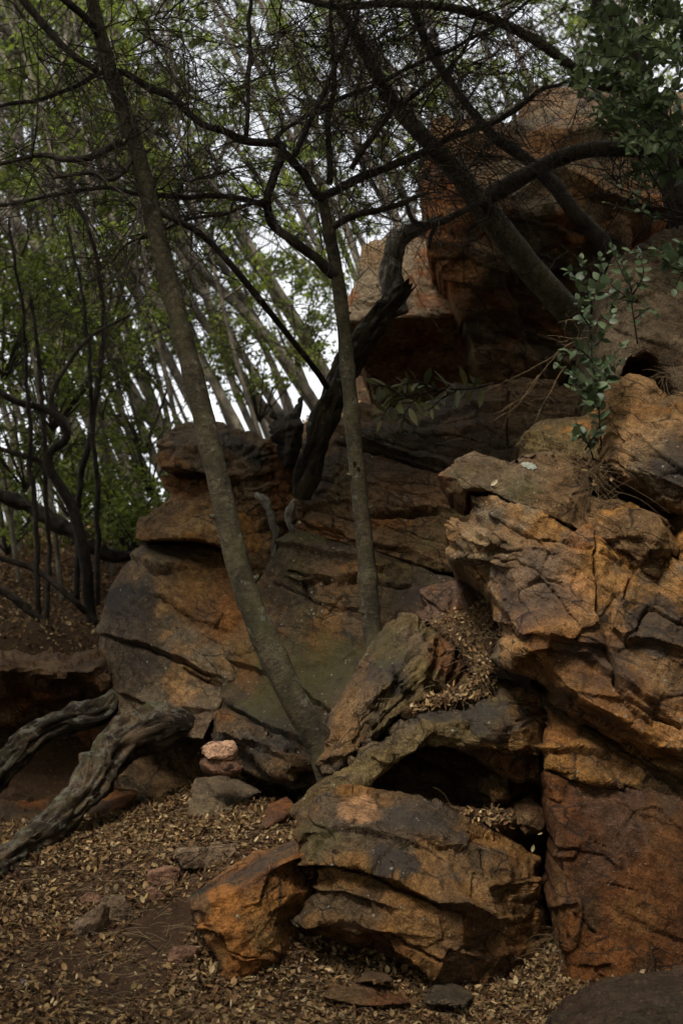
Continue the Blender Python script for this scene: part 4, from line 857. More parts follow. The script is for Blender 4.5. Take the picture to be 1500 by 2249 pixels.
# loose stones: broken convex lumps resting in the litter
def stone(name, label, px, py, w, h, deep, tint, seed, sink=.3, Y=None, lift=None, rot=0.0, group=None, moss=0.0, npts=16):
    rng = np.random.default_rng(seed)
    if Y is None:
        b = ground_hit(px, py + h * .5)
    else:
        b = P(px, py + h * .5, Y)
    Y = b[1]
    sc_ = .66 if lift is not None else .8
    W, H = M(w, Y) * sc_, M(h, Y) * sc_
    d = rng.normal(size=(npts, 3)); d /= np.linalg.norm(d, axis=1)[:, None]
    d = np.sign(d) * np.abs(d) ** .75
    bm = bmesh.new()
    for q in d: bm.verts.new(Vector((q[0] * W, q[1] * deep * .5, q[2] * H)))
    r = bmesh.ops.convex_hull(bm, input=bm.verts)
    bmesh.ops.delete(bm, geom=[g for g in r['geom_interior'] if isinstance(g, bmesh.types.BMVert)], context='VERTS')
    bmesh.ops.triangulate(bm, faces=bm.faces)
    for k in range(4):
        bmesh.ops.subdivide_edges(bm, edges=[e for e in bm.edges if e.calc_length() > max(W, H) * .09], cuts=1, use_grid_fill=False)
        bmesh.ops.triangulate(bm, faces=bm.faces)
        if len(bm.faces) > 2500: break
    for _ in range(2): bmesh.ops.smooth_vert(bm, verts=bm.verts, factor=.35, use_axis_x=True, use_axis_y=True, use_axis_z=True)
    bm.normal_update(); bmesh.ops.recalc_face_normals(bm, faces=bm.faces)
    me = bpy.data.meshes.new(name); bm.to_mesh(me); bm.free()
    V = np.zeros(len(me.vertices) * 3); me.vertices.foreach_get('co', V); V = V.reshape(-1, 3)
    nn = np.zeros(len(V) * 3); me.vertices.foreach_get('normal', nn); nn = nn.reshape(-1, 3)
    s = 1 / max(W, H)
    V = V + nn * (max(W, H) * (.07 * fbm(V * s * 2 + seed, 4, seed) + .03 * fbm(V * s * 8, 3, seed + 4)))[:, None]
    lo = V[:, 2].min(); V[:, 2] -= lo
    me.vertices.foreach_set('co', V.astype(np.float32).ravel())
    me.polygons.foreach_set('use_smooth', np.ones(len(me.polygons), bool))
    f = fbm(V * s * 1.5 + 3, 4, seed + 9)
    c = np.ones((len(V), 4), np.float32); c[:, :3] = np.array(TINT[tint]) * (1 + .3 * f)[:, None]
    me.attributes.new('tint', 'FLOAT_COLOR', 'POINT').data.foreach_set('color', c.ravel())
    k = np.zeros((len(V), 4), np.float32); k[:, 0] = .05; k[:, 1] = moss; k[:, 2] = .1
    me.attributes.new('mask', 'FLOAT_COLOR', 'POINT').data.foreach_set('color', k.ravel())
    vec_attr(me, 'bed', V)
    o = ob(name, me, ROCK)
    o.location = (b[0], b[1], b[2] - (sink * 2 * H if lift is None else 0))
    o.rotation_euler = (0, rot, rng.uniform(0, .4))
    tag(o, label, 'stone', group)
    return o
LOOSE = 'loose stones in the leaf litter'
stone('cairn_stone', 'brick-red oval stone, lower of the two balanced stones', 482, 1690, 76, 30, .14, 'brick', 171, Y=8.0, lift=0, rot=.10, npts=40)
stone('cairn_stone', 'pale salmon angular stone balanced on the red stone', 485, 1655, 74, 34, .14, 'salmon', 73, Y=7.98, lift=0, rot=.06, npts=26)
for (nm, lb, px, py, w, h, dp, tn, sd, mo) in [
    ('stone', 'squat dark brown stone with a lit edge among the leaves, left foreground', 255, 1996, 56, 52, .12, 'brown', 80, .1),
    ('stone', 'upright greenish-brown stone just left of the squat dark stone', 203, 2022, 60, 66, .12, 'brown', 81, .3),
    ('stone', 'small pink stone half hidden behind the upright stone', 203, 1978, 34, 30, .08, 'brick', 82, 0),
    ('stone', 'small pinkish flat stone in the leaves below the cairn', 362, 1920, 52, 40, .1, 'brick', 83, 0),
    ('stone', 'small brown tilted stone left of the orange boulder', 340, 1964, 40, 36, .09, 'brick', 84, 0),
    ('stone', 'broad flat brown stone on the slope above the orange boulder', 462, 1872, 100, 42, .22, 'brown', 85, .05),
    ('stone', 'rounded reddish stone at the foot of the orange boulder', 404, 2098, 46, 40, .1, 'brick', 86, .2),
    ('stone', 'thin dark stone showing in bare soil at the left edge', 37, 2160, 40, 16, .08, 'purple', 87, 0),
    ('stone', 'red stone by the root, just under the leaning slab tip', 690, 1722, 40, 24, .08, 'brick', 88, 0),
    ('stone', 'small reddish pebble under the squat dark stone', 240, 2036, 26, 20, .06, 'brick', 89, 0),
    ('stone', 'dark stone against the left edge below the bank ledge', 30, 1745, 60, 36, .2, 'dbrown', 90, 0)]:
    stone(nm, lb, px, py, w, h, dp, tn, sd, group=LOOSE, moss=mo)
# ------------------------------------------------------------------ wood
def chain(pts, n=None, wob=0.0, seed=0):
    """(px, py, depth, radius px) control points -> smooth 3-D centre line and radii"""
    a = np.array(pts, float)
    L = np.hypot(*np.diff(a[:, :2], axis=0).T).sum()
    n = n or max(6, int(L / 14))
    # interpolate in pixel space (arc length in view), then place in the world
    b = catmull(a[:, [0, 1, 2, 3]] * np.array([1, 1, 60, 1]), n) / np.array([1, 1, 60, 1])
    c = P(b[:, 0], b[:, 1], b[:, 2])
    if wob:
        c = c + wob * np.stack([fbm(c * 3.3, 2, seed + k) + .45 * vn(c * 9, seed + 9 + k) for k in range(3)], -1)
    return c, np.maximum(M(b[:, 3], b[:, 2]), .0012)
def part(name, V, T, mat, parent, smooth=True, cols=None):
    loc = np.array(parent.location)
    me = mesh_tris(name, V - loc, T, cols, smooth)
    if getattr(tube, 'uv', None) is not None and len(tube.uv) == len(V): vec_attr(me, 'along', tube.uv)
    return ob(name, me, mat, parent)
def limb(name, pts, mat, parent, k=10, rough=.12, seed=0, wob=0.0, nodes=0.0):
    c, r = chain(pts, wob=wob, seed=seed)
    if nodes:                                   # swollen rings where old branches left the stem
        rng = np.random.default_rng(seed); s = np.linspace(0, 1, len(c))
        for t in rng.uniform(.05, .98, 13):
            r = r * (1 + nodes * np.exp(-((s - t) / .006) ** 2))
    V, T = tube(c, r, k, rough, seed)
    return part(name, V, T, mat, parent), c, r
def twigs(mb, src, n, length, r, rng, bias=(0, 0, 0), depth=2, spread=1.0):
    """crooked thin shoots growing from points of a centre line, and finer ones from those"""
    src = np.asarray(src)
    i = rng.integers(1, len(src) - 1, n)
    p = src[i]; t = src[i + 1] - src[i - 1]
    for lev in range(depth):
        n = len(p); m = 8
        t = t / (np.linalg.norm(t, axis=1)[:, None] + 1e-9)
        d = rng.normal(size=(n, 3)) * np.array([1, .55, .8]) * spread + np.array(bias) + t * .7
        d /= np.linalg.norm(d, axis=1)[:, None] + 1e-9
        L = length * rng.uniform(.3, 1.3, n) ** 1.2
        Q = [p]
        for j in range(m - 1):
            d = d + rng.normal(size=(n, 3)) * .30 + np.array([0, 0, -.03]); d /= np.linalg.norm(d, axis=1)[:, None]
            Q.append(Q[-1] + d * (L / (m - 1))[:, None])
        Q = np.stack(Q, 1)
        rr = (r * rng.uniform(.6, 1.3, n))[:, None] * np.linspace(1, .35, m)[None]
        V, T = tubes3(Q, rr); mb.add(V, T)
        k = rng.integers(2, 5, n); who = np.repeat(np.arange(n), k); at_ = rng.integers(1, m - 1, len(who))
        p = Q[who, at_]; t = Q[who, at_ + 1] - Q[who, at_ - 1]; length = length * .62; r = r * .58
TREES = []
def tree_root(name, label, p, group=None, cat='tree'):
    e = empty(name, tuple(float(x) for x in p)); tag(e, label, cat, group); return e

# leaning tree
g = P(712, 1655, 7.62)
t1 = tree_root('leaning_tree', 'smooth brown trunk leaning left across the whole picture from the tilted slab', g)
_, c1, r1 = limb('trunk', [(735, 1720, 7.66, 36.3), (712, 1655, 7.64, 33.7), (680, 1595, 7.62, 31.1), (640, 1525, 7.6, 29.4), (575, 1385, 7.6, 28.6), (530, 1265, 7.6, 26.8), (480, 1055, 7.6, 25.1), (432, 855, 7.6, 23.3), (390, 692, 7.6, 21.6), (347, 522, 7.6, 20.8), (320, 405, 7.6, 19.9), (292, 300, 7.6, 19.0), (252, 185, 7.6, 17.3), (225, 90, 7.6, 15.6), (203, 0, 7.6, 14.7), (185, -90, 7.6, 13.8), (160, -260, 7.6, 12.1), (150, -500, 7.7, 7.8)], BARK, t1, 22, .07, 3, nodes=.07)
limb('branch', [(225, 90, 7.6, 10), (190, 40, 7.5, 9), (120, -20, 7.4, 8), (60, -90, 7.4, 6)], BARK_DK, t1, 8, .1, 5)
limb('branch', [(265, 310, 7.6, 9), (200, 345, 7.5, 8), (140, 350, 7.4, 7), (90, 340, 7.4, 6), (0, 360, 7.4, 5), (-60, 370, 7.4, 4)], BARK_DK, t1, 8, .1, 6)
limb('branch', [(290, 345, 7.6, 7), (275, 375, 7.5, 6), (240, 395, 7.5, 6), (200, 380, 7.5, 5), (120, 390, 7.4, 4)], BARK_DK, t1, 7, .1, 7)
limb('branch', [(345, 465, 7.6, 7), (420, 500, 7.7, 8), (470, 540, 7.8, 7), (540, 620, 7.9, 8), (620, 720, 8.3, 7), (690, 808, 8.8, 7), (718, 850, 9.1, 7)], BARK_DK, t1, 8, .1, 8)
limb('branch', [(-60, -140, 7.6, 11), (20, -40, 7.6, 10), (110, 70, 7.6, 9), (160, 120, 7.6, 8), (215, 155, 7.6, 8)], BARK_DK, t1, 8, .1, 9)
rg = np.random.default_rng(21)
def stubs(c, r, n, parent, rng):
    for _ in range(n):
        i = rng.integers(len(c) // 10, int(len(c) * .8)); d = rvec0(rng); t = c[i + 1] - c[i - 1]; t /= np.linalg.norm(t)
        d = d - t * (d @ t); d /= np.linalg.norm(d); d = d + t * .35
        L = r[i] * rng.uniform(.25, .7)
        q = np.array([c[i] + d * r[i] * .6, c[i] + d * (r[i] * .95), c[i] + d * (r[i] + L)])
        V, T = tube(q, [r[i] * .42, r[i] * .28, r[i] * .15], 7, .2, int(rng.integers(99)))
        part('knot', V, T, BARK, parent)
def rvec0(rng):
    v = rng.normal(size=3); return v / np.linalg.norm(v)
mb = MB()
for ln in ([(0, 20, 7.5), (150, 140, 7.5), (400, 240, 7.5)], [(-40, 360, 7.5), (150, 350, 7.4), (300, 320, 7.5)], [(0, 160, 7.3), (250, 60, 7.3), (500, 20, 7.3)], [(150, 480, 7.6), (300, 420, 7.6), (520, 380, 7.7)], [(200, 0, 7.4), (420, 120, 7.4), (640, 60, 7.4)]):
    cc, _ = chain([(*a, 3) for a in ln], 30)
    twigs(mb, cc, 24, 1.05, .0046, rg, depth=3)
V = np.vstack(mb.v); T = np.vstack(mb.t)
o = part('twigs', V, T, BARK_DK, t1); o['kind'] = 'stuff'

stubs(c1, r1, 8, t1, rg)
# slender forked tree
g = P(822, 1405, 8.25)
t2 = tree_root('forked_tree', 'slender straight grey trunk forking into crooked dark branches, centre', g)
_, c2, r2 = limb('trunk', [(828, 1440, 8.25, 22), (820, 1400, 8.25, 21), (803, 1215, 8.25, 19), (782, 1010, 8.22, 17.5), (768, 865, 8.2, 16.5), (757, 735, 8.2, 15.5), (742, 615, 8.2, 15), (724, 515, 8.2, 13.5), (709, 440, 8.2, 12)], BARK, t2, 16, .07, 11, nodes=.12)
stubs(c2, r2, 9, t2, rg)
B2 = [
 [(742, 612, 8.2, 13), (700, 570, 8.15, 12), (645, 532, 8.1, 11), (607, 497, 8.1, 10.5), (590, 450, 8.05, 10), (600, 390, 8.0, 10), (622, 345, 8.0, 10), (612, 316, 8.0, 9.5), (545, 311, 8.0, 9), (480, 284, 7.9, 8), (400, 240, 7.9, 8), (330, 190, 7.9, 7.5), (268, 152, 7.9, 7), (210, 166, 7.9, 6), (110, 210, 7.9, 5), (0, 232, 7.9, 4), (-70, 245, 7.9, 3)],
 [(709, 442, 8.2, 11), (682, 420, 8.15, 10), (662, 375, 8.1, 10), (640, 345, 8.05, 9), (622, 330, 8.0, 8)],
 [(705, 432, 8.2, 10), (735, 418, 8.2, 10), (800, 388, 8.2, 10), (880, 350, 8.2, 9), (960, 322, 8.2, 8), (1010, 296, 8.3, 7), (1100, 255, 8.3, 6), (1180, 200, 8.3, 5), (1260, 175, 8.3, 3)],
 [(590, 447, 8.05, 7), (520, 434, 8.0, 6.5), (450, 430, 7.9, 6), (360, 424, 7.9, 6), (290, 425, 7.9, 5), (220, 410, 7.9, 5), (140, 430, 7.9, 4), (0, 458, 7.9, 3)],
 [(728, 505, 8.2, 9), (770, 480, 8.2, 8), (830, 462, 8.2, 7), (890, 442, 8.2, 6), (940, 428, 8.2, 4)],
 [(640, 345, 8.05, 7), (690, 250, 8.05, 6), (730, 160, 8.0, 5.5), (780, 60, 8.0, 5), (800, -60, 8.0, 4)],
 [(720, 400, 8.2, 8), (717, 330, 8.2, 7), (718, 250, 8.2, 7), (730, 170, 8.2, 6), (725, 60, 8.2, 5), (720, -80, 8.2, 4)],
 [(538, 310, 8.0, 6), (545, 240, 8.0, 5), (552, 150, 8.0, 5), (548, 60, 8.0, 5), (560, -60, 8.0, 4)],
 [(600, 312, 8.0, 6), (650, 270, 8.1, 5), (760, 215, 8.2, 5), (880, 160, 8.2, 5), (985, 110, 8.2, 5), (1080, 60, 8.2, 4), (1180, -20, 8.2, 4)],
 [(770, 375, 8.2, 6), (840, 270, 8.1, 6), (900, 215, 8.1, 5), (1000, 130, 8.1, 4), (1060, 20, 8.1, 4)],
 [(590, 440, 8.0, 5), (480, 470, 7.9, 4), (380, 490, 7.9, 4), (280, 530, 7.9, 3), (240, 570, 7.9, 2)]]
for i, b in enumerate(B2):
    limb('branch', b, BARK_DK, t2, 10, .2, 30 + i, wob=.02)
mb = MB()
for i, b in enumerate(B2):
    cc, _ = chain(b)
    twigs(mb, cc, 19 if i != 1 else 2, .95, .0046, rg, depth=3)
for ln in ([(620, 200, 8.1), (800, 260, 8.1), (960, 200, 8.1)], [(760, 120, 8.2), (900, 90, 8.2), (1100, 160, 8.2)], [(600, 60, 8.0), (800, 160, 8.0), (980, 300, 8.2)], [(860, 360, 8.6), (980, 400, 8.6), (1060, 330, 8.6)], [(700, 20, 8), (900, 50, 8), (1150, 20, 8)]):
    cc, _ = chain([(*a, 3) for a in ln], 30)
    twigs(mb, cc, 40, .95, .0046, rg, depth=3)
o = part('twigs', np.vstack(mb.v), np.vstack(mb.t), BARK_DK, t2); o['kind'] = 'stuff'

# trunks growing out of the upper rocks
g = P(1290, 740, 9.7)
t3 = tree_root('diagonal_tree', 'straight olive-grey trunk slanting up left across the overhanging boulder', g)
limb('trunk', [(1310, 765, 9.75, 31), (1270, 710, 9.7, 31), (1160, 585, 9.6, 30), (1065, 460, 9.5, 29), (1000, 375, 9.4, 22), (930, 300, 9.3, 19), (870, 235, 9.3, 17), (815, 140, 9.2, 14), (765, 50, 9.1, 12), (710, -60, 9.1, 10)], BARK, t3, 18, .06, 41, nodes=.04)
limb('branch', [(1078, 428, 9.45, 21), (1110, 410, 9.35, 20), (1160, 382, 9.3, 19), (1230, 347, 9.3, 18), (1300, 328, 9.25, 18), (1400, 330, 9.2, 18), (1480, 345, 9.2, 18), (1580, 375, 9.2, 18)], BARK_DK, t3, 14, .08, 42)
limb('branch', [(1075, 440, 9.4, 9), (1020, 462, 9.3, 8), (960, 490, 9.2, 8), (910, 488, 9.2, 6), (890, 440, 9.2, 5)], BARK_DK, t3, 8, .1, 43)
limb('branch', [(960, 490, 9.2, 6), (945, 520, 9.2, 5), (942, 545, 9.2, 4)], BARK_DK, t3, 7, .1, 44)
mb = MB()
for ln in ([(1075, 430, 9.3), (980, 470, 9.2), (900, 440, 9.2)], [(860, 240, 9.2), (980, 330, 9.2), (1080, 420, 9.3)], [(1000, 280, 9), (1150, 330, 9), (1300, 250, 9)]):
    cc, _ = chain([(*a, 3) for a in ln], 30)
    twigs(mb, cc, 6, .7, .0042, rg, depth=3)
o = part('twigs', np.vstack(mb.v), np.vstack(mb.t), BARK_DK, t3); o['kind'] = 'stuff'
g = P(1345, 580, 10.1)
t4 = tree_root('dark_tree', 'dark curved trunk rising from the cleft between the upper boulders', g)
limb('trunk', [(1350, 590, 10.15, 20), (1320, 530, 10.1, 20), (1265, 472, 10.05, 19), (1215, 405, 10.0, 17), (1150, 345, 9.95, 14), (1085, 300, 9.9, 12), (1010, 210, 9.9, 9), (950, 120, 9.9, 11), (900, 0, 9.9, 9), (880, -80, 9.9, 7)], BARK_DK, t4, 14, .1, 45)
g = P(1500, 540, 9.0)
t5 = tree_root('shrub_tree', 'dark trunk at the right edge, half hidden in the shrub leaves', g)
limb('trunk', [(1520, 620, 9.0, 26), (1490, 480, 9.0, 26), (1462, 350, 9.0, 27), (1420, 210, 9.0, 27), (1370, 100, 9.0, 26), (1330, 20, 9.0, 24), (1290, -90, 9.0, 22)], BARK_DK, t5, 14, .1, 46)
limb('branch', [(1400, 180, 9.0, 14), (1330, 190, 8.9, 13), (1260, 150, 8.8, 12), (1180, 92, 8.7, 12), (1080, 42, 8.6, 11), (980, 16, 8.5, 10), (850, 8, 8.5, 9), (740, 14, 8.5, 8), (640, -10, 8.5, 7)], BARK, t5, 10, .12, 47)
limb('branch', [(1480, 420, 9.0, 10), (1400, 250, 8.8, 8), (1330, 120, 8.7, 7), (1300, 20, 8.6, 6)], BARK_DK, t5, 8, .12, 48)
mb = MB()
for ln in ([(1480, 420, 8.7), (1380, 300, 8.7), (1260, 180, 8.7)], [(1200, 95, 8.6), (1000, 20, 8.5), (760, 15, 8.5)], [(1500, 500, 8.5), (1430, 460, 8.4), (1330, 380, 8.4)]):
    cc, _ = chain([(*a, 3) for a in ln], 30)
    twigs(mb, cc, 24, .8, .0046, rg, depth=3)
o = part('twigs', np.vstack(mb.v), np.vstack(mb.t), BARK_DK, t5); o['kind'] = 'stuff'

# dead wood
def dead(name, label, pts, mat, cat='log', k=20, rough=.3, seed=0, ragged=True, group=None):
    c, r = chain(pts, n=max(24, int(np.hypot(*np.diff(np.array(pts)[:, :2], axis=0).T).sum() / 5)))
    V, T = tube(c, r, k, rough, seed)
    uv = tube.uv
    q = uv / r.mean()
    ctr = np.repeat(c, k, 0); out = V - ctr; out /= np.linalg.norm(out, axis=1)[:, None] + 1e-9
    rr_ = np.repeat(r, k)
    gro = fbm(q * np.array([2.6, 2.6, .5]), 4, seed + 5, .6)          # long fissures in the bark
    lum = fbm(q * np.array([.7, .7, .6]), 4, seed + 6)
    V = V + out * (rr_ * (.26 * gro - .30 * sstep(.10, .45, -gro) + .10 * lum))[:, None]
    c_off = np.stack([fbm(c / r.mean() * .28, 2, seed + 8 + j) for j in range(3)], -1) * r.mean() * .1
    V = V + np.repeat(c_off, k, 0)
    if ragged:
        e = len(c) * k
        V[e - k:e] += np.random.default_rng(seed).normal(size=(k, 1)) * (c[-1] - c[-4]) * .9
    base = c[0]
    me = mesh_tris(name, V - base, T); vec_attr(me, 'along', uv)
    o = ob(name, me, mat); o.location = base
    tag(o, label, cat, group)
    return o
dead('leaning_log', 'rough broken log leaning up right in the cleft beside the rock tower', [(662, 1090, 9.3, 20), (672, 1045, 9.25, 26), (692, 975, 9.22, 30), (722, 895, 9.25, 31), (762, 808, 9.3, 30), (815, 722, 9.3, 27), (860, 668, 9.3, 24), (890, 634, 9.3, 17)], DEADWOOD, seed=51, k=32, rough=.15)
dead('grey_snag', 'pale lichen-covered dead trunk bent right, in front of the grey boulder', [(872, 690, 10.3, 24), (862, 640, 10.3, 24), (858, 590, 10.3, 24), (866, 545, 10.3, 22), (885, 520, 10.3, 19), (920, 502, 10.3, 16), (945, 488, 10.3, 9)], GREYWOOD, seed=52, k=28, rough=.1)
dead('grey_branch', 'small white-lichened dead branch hanging down beside the tower', [(562, 1086, 9.42, 6), (580, 1098, 9.4, 10), (592, 1120, 9.38, 10), (600, 1150, 9.36, 9), (607, 1180, 9.36, 9), (602, 1210, 9.36, 7), (598, 1230, 9.36, 4)], GREYWOOD, cat='branch', seed=53, k=10, rough=.2)
dead('grey_branch', 'short white-lichened branch stub below the leaning log', [(648, 1098, 9.2, 6), (640, 1112, 9.2, 9), (633, 1135, 9.2, 8), (640, 1160, 9.2, 7), (645, 1172, 9.2, 4)], GREYWOOD, cat='branch', seed=54, k=10, rough=.2)
dead('arching_log', 'large mossy log arching out of the hollow and sloping down to the left edge', [(452, 1604, 9.05, 8), (425, 1598, 8.9, 24), (385, 1594, 8.8, 38), (330, 1600, 8.7, 50), (272, 1625, 8.6, 48), (228, 1676, 8.5, 41), (190, 1735, 8.25, 33), (140, 1795, 8.0, 34), (70, 1850, 7.72, 36), (0, 1905, 7.45, 39), (-90, 1970, 7.2, 41), (-160, 2020, 7.0, 42)], DEADWOOD, k=48, rough=.25, seed=55, ragged=False)
dead('arching_log', 'thinner lichen-spotted log curving from the hollow to the left edge', [(250, 1520, 8.85, 8), (243, 1545, 8.8, 22), (215, 1568, 8.75, 30), (165, 1576, 8.7, 29), (110, 1596, 8.68, 28), (60, 1632, 8.65, 28), (5, 1690, 8.6, 29), (-80, 1770, 8.55, 30)], DEADWOOD, k=40, rough=.25, seed=56, ragged=False)
# burnt stump
rock('charred_stump', 'black jagged burnt stump between the tower and the leaning log',
     [(586, 876, 10.0), (594, 892, 10.0), (606, 905, 9.98), (618, 899, 9.98), (630, 903, 9.98), (645, 890, 10.0), (666, 868, 10.0), (663, 896, 9.98), (670, 935, 9.98), (662, 980, 9.98), (650, 1030, 9.98), (628, 1030, 9.98), (612, 985, 9.98), (592, 958, 9.98), (584, 940, 10.0), (598, 925, 9.98), (590, 900, 10.0)],
     [(630, 940, 9.86), (640, 990, 9.86), (612, 925, 9.93)], bed=85, th=.05, a_str=.03, a_cell=.03, csize=.12, thick=.3, cell=3, jag=4, rim=14, rimd=.08, mat=CHAR, seed=90, cat='stump', net=.8)
# ground root from the leaning tree's foot
pr = []
for (px, py) in [(716, 1706), (690, 1708), (660, 1712), (630, 1722), (600, 1736), (565, 1754), (530, 1772), (490, 1792), (455, 1808)]:
    h = ground_hit(px, py, 6.9); pr.append(h + np.array([0, 0, .012]))
pr = catmull(np.array(pr), 60)
V, T = tube(pr, np.linspace(.021, .012, 60), 9, .15, 60)
part('root', V, T, BARK, t1)

# dark thin trees on the left bank
LB = 'thin dark stems on the left bank'
g = P(200, 1355, 10.9)
l1 = tree_root('crooked_tree', 'black crooked sapling on the leafy bank, left of the rock tower', g)
limb('trunk', [(205, 1375, 10.9, 15), (198, 1340, 10.9, 13), (188, 1230, 10.8, 13), (162, 1122, 10.8, 12), (130, 1062, 10.8, 11), (108, 1022, 10.8, 10), (114, 990, 10.8, 9), (148, 962, 10.8, 9), (128, 918, 10.8, 8.5), (92, 896, 10.8, 8), (40, 884, 10.8, 7), (0, 860, 10.8, 7), (-60, 820, 10.8, 6)], BARK_DK, l1, 10, .12, 61)
limb('branch', [(132, 1064, 10.8, 9), (85, 1012, 10.8, 7), (40, 998, 10.8, 6), (0, 985, 10.8, 5), (-40, 970, 10.8, 4)], BARK_DK, l1, 8, .12, 62)
limb('branch', [(148, 960, 10.8, 6), (150, 930, 10.9, 6), (112, 880, 10.9, 6), (150, 800, 11, 5), (200, 740, 11, 4), (290, 690, 11, 3)], BARK_DK, l1, 8, .12, 63)
limb('branch', [(190, 1345, 10.8, 7), (150, 1308, 10.7, 7), (80, 1252, 10.7, 7), (0, 1226, 10.7, 6), (-60, 1210, 10.7, 5)], BARK_DK, l1, 8, .12, 64)
mb = MB()
for ln in ([(130, 1060, 10.8), (60, 900, 10.8), (0, 760, 10.8)], [(150, 960, 10.8), (260, 860, 10.9), (330, 720, 11)], [(0, 1000, 10.6), (100, 1020, 10.7), (220, 960, 10.8)], [(0, 620, 10.5), (120, 700, 10.6), (300, 660, 10.7)]):
    cc, _ = chain([(*a, 3) for a in ln], 30)
    twigs(mb, cc, 7, .9, .005, rg, depth=3)
o = part('twigs', np.vstack(mb.v), np.vstack(mb.t), BARK_DK, l1); o['kind'] = 'stuff'
for i, (lb, pts) in enumerate([
    ('thin straight dark stem nearest the left edge of the bank', [(86, 1400, 10.7, 6), (80, 1200, 10.7, 6), (66, 950, 10.7, 5), (50, 700, 10.7, 4), (20, 480, 10.7, 3)]),
    ('thin dark stem just right of the stem nearest the left edge', [(106, 1355, 11.3, 6), (108, 1150, 11.3, 5), (92, 900, 11.3, 5), (70, 640, 11.3, 4)]),
    ('thin dark stem standing immediately left of the rock tower', [(213, 1330, 11.4, 6), (216, 1120, 11.4, 6), (205, 900, 11.4, 5), (190, 700, 11.4, 4), (150, 500, 11.4, 3)]),
    ('slim dark sapling curving up behind the black crooked sapling', [(170, 1320, 12, 7), (175, 1100, 12, 7), (215, 860, 12, 7), (225, 700, 12, 6), (200, 520, 12, 5), (140, 380, 12, 4)])]):
    e = tree_root('sapling', lb, P(*pts[0][:3]), LB)
    limb('stem', pts, BARK_DK, e, 8, .1, 70 + i, wob=.02)
    mb = MB(); cc, _ = chain(pts); twigs(mb, cc[len(cc) // 3:], 12, .5, .0035, rg, depth=2)
    o = part('twigs', np.vstack(mb.v), np.vstack(mb.t), BARK_DK, e); o['kind'] = 'stuff'
dead('fallen_log', 'dark fallen trunk sloping down right behind the black crooked sapling', [(-80, 1060, 12.4, 14), (0, 1088, 12.4, 15), (70, 1115, 12.4, 16), (135, 1155, 12.4, 17), (200, 1196, 12.4, 16), (250, 1222, 12.4, 14), (310, 1214, 12.6, 8)], BARK_DK, cat='log', k=12, rough=.15, seed=75)
dead('fallen_branch', 'low dark branch lying on the bank at the left edge', [(-60, 1270, 10.7, 9), (20, 1305, 10.7, 10), (70, 1345, 10.7, 9), (110, 1372, 10.7, 6)], BARK_DK, cat='branch', k=10, rough=.15, seed=76)

# ------------------------------------------------------------------ leaves
LEAF2 = (np.array([[0, 0, 0], [.5, -.5, .10], [1, 0, 0], [.5, .5, .10]]), np.array([[0, 1, 2], [0, 2, 3]]))
LEAF8 = (np.array([[0, 0, 0], [.30, -.42, .10], [.68, -.40, .12], [1, 0, .02], [.68, .40, .12], [.30, .42, .10], [.32, 0, -.02], [.68, 0, -.01]]),
         np.array([[0, 1, 6], [1, 2, 7], [1, 7, 6], [2, 3, 7], [3, 4, 7], [4, 5, 6], [4, 6, 7], [5, 0, 6]]))
def leaf_cloud(pos, dirs, nrm, L, W, cols, tpl=LEAF2, curl=None):
    n = len(pos)
    d = dirs / (np.linalg.norm(dirs, axis=1)[:, None] + 1e-9)
    s = np.cross(nrm, d); s /= np.linalg.norm(s, axis=1)[:, None] + 1e-9
    u = np.cross(d, s)
    tv, tt = tpl
    k = len(tv)
    t = tv[None].repeat(n, 0).copy()
    if curl is not None:
        t[:, :, 2] = t[:, :, 2] * curl[:, None] + (t[:, :, 0] - .5) ** 2 * curl[:, None] * .5
    V = pos[:, None] + t[:, :, 0:1] * (d * L[:, None])[:, None] + t[:, :, 1:2] * (s * W[:, None])[:, None] + t[:, :, 2:3] * (u * L[:, None])[:, None]
    T = tt[None] + (np.arange(n) * k)[:, None, None]
    return V.reshape(-1, 3), T.reshape(-1, 3), np.repeat(cols, k, 0)
def rvec(rng, n, sc=(1, 1, 1)):
    v = rng.normal(size=(n, 3)) * np.array(sc); return v / (np.linalg.norm(v, axis=1)[:, None] + 1e-9)
GREENS = np.array([(.110, .150, .026), (.17, .215, .034), (.080, .110, .026), (.21, .25, .045), (.13, .155, .038)])
def crown_mesh(rng, centres, n, spread, L=(.035, .06), shade=1.0, pal=GREENS):
    """leaves gathered in sprays around twig tips"""
    centres = np.asarray(centres)
    m = max(8, n // 44)
    tips = centres[rng.integers(0, len(centres), m)] + rng.normal(size=(m, 3)) * spread
    k = rng.integers(0, m, n)
    ax = rvec(rng, m, (1, .8, .6))
    pos = tips[k] + ax[k] * rng.uniform(-.16, .16, n)[:, None] + rng.normal(size=(n, 3)) * .045
    ln = rng.uniform(*L, n)
    c = pal[rng.integers(0, len(pal), n)] * rng.uniform(.7, 1.25, n)[:, None] * (shade * rng.uniform(.35, 1.25, m))[k][:, None]
    V, T, C = leaf_cloud(pos, ax[k] + rng.normal(size=(n, 3)) * .6 + np.array([0, 0, -.1]), rvec(rng, n, (.8, .8, 1)), ln, ln * rng.uniform(.42, .6, n), c)
    return V, T, C

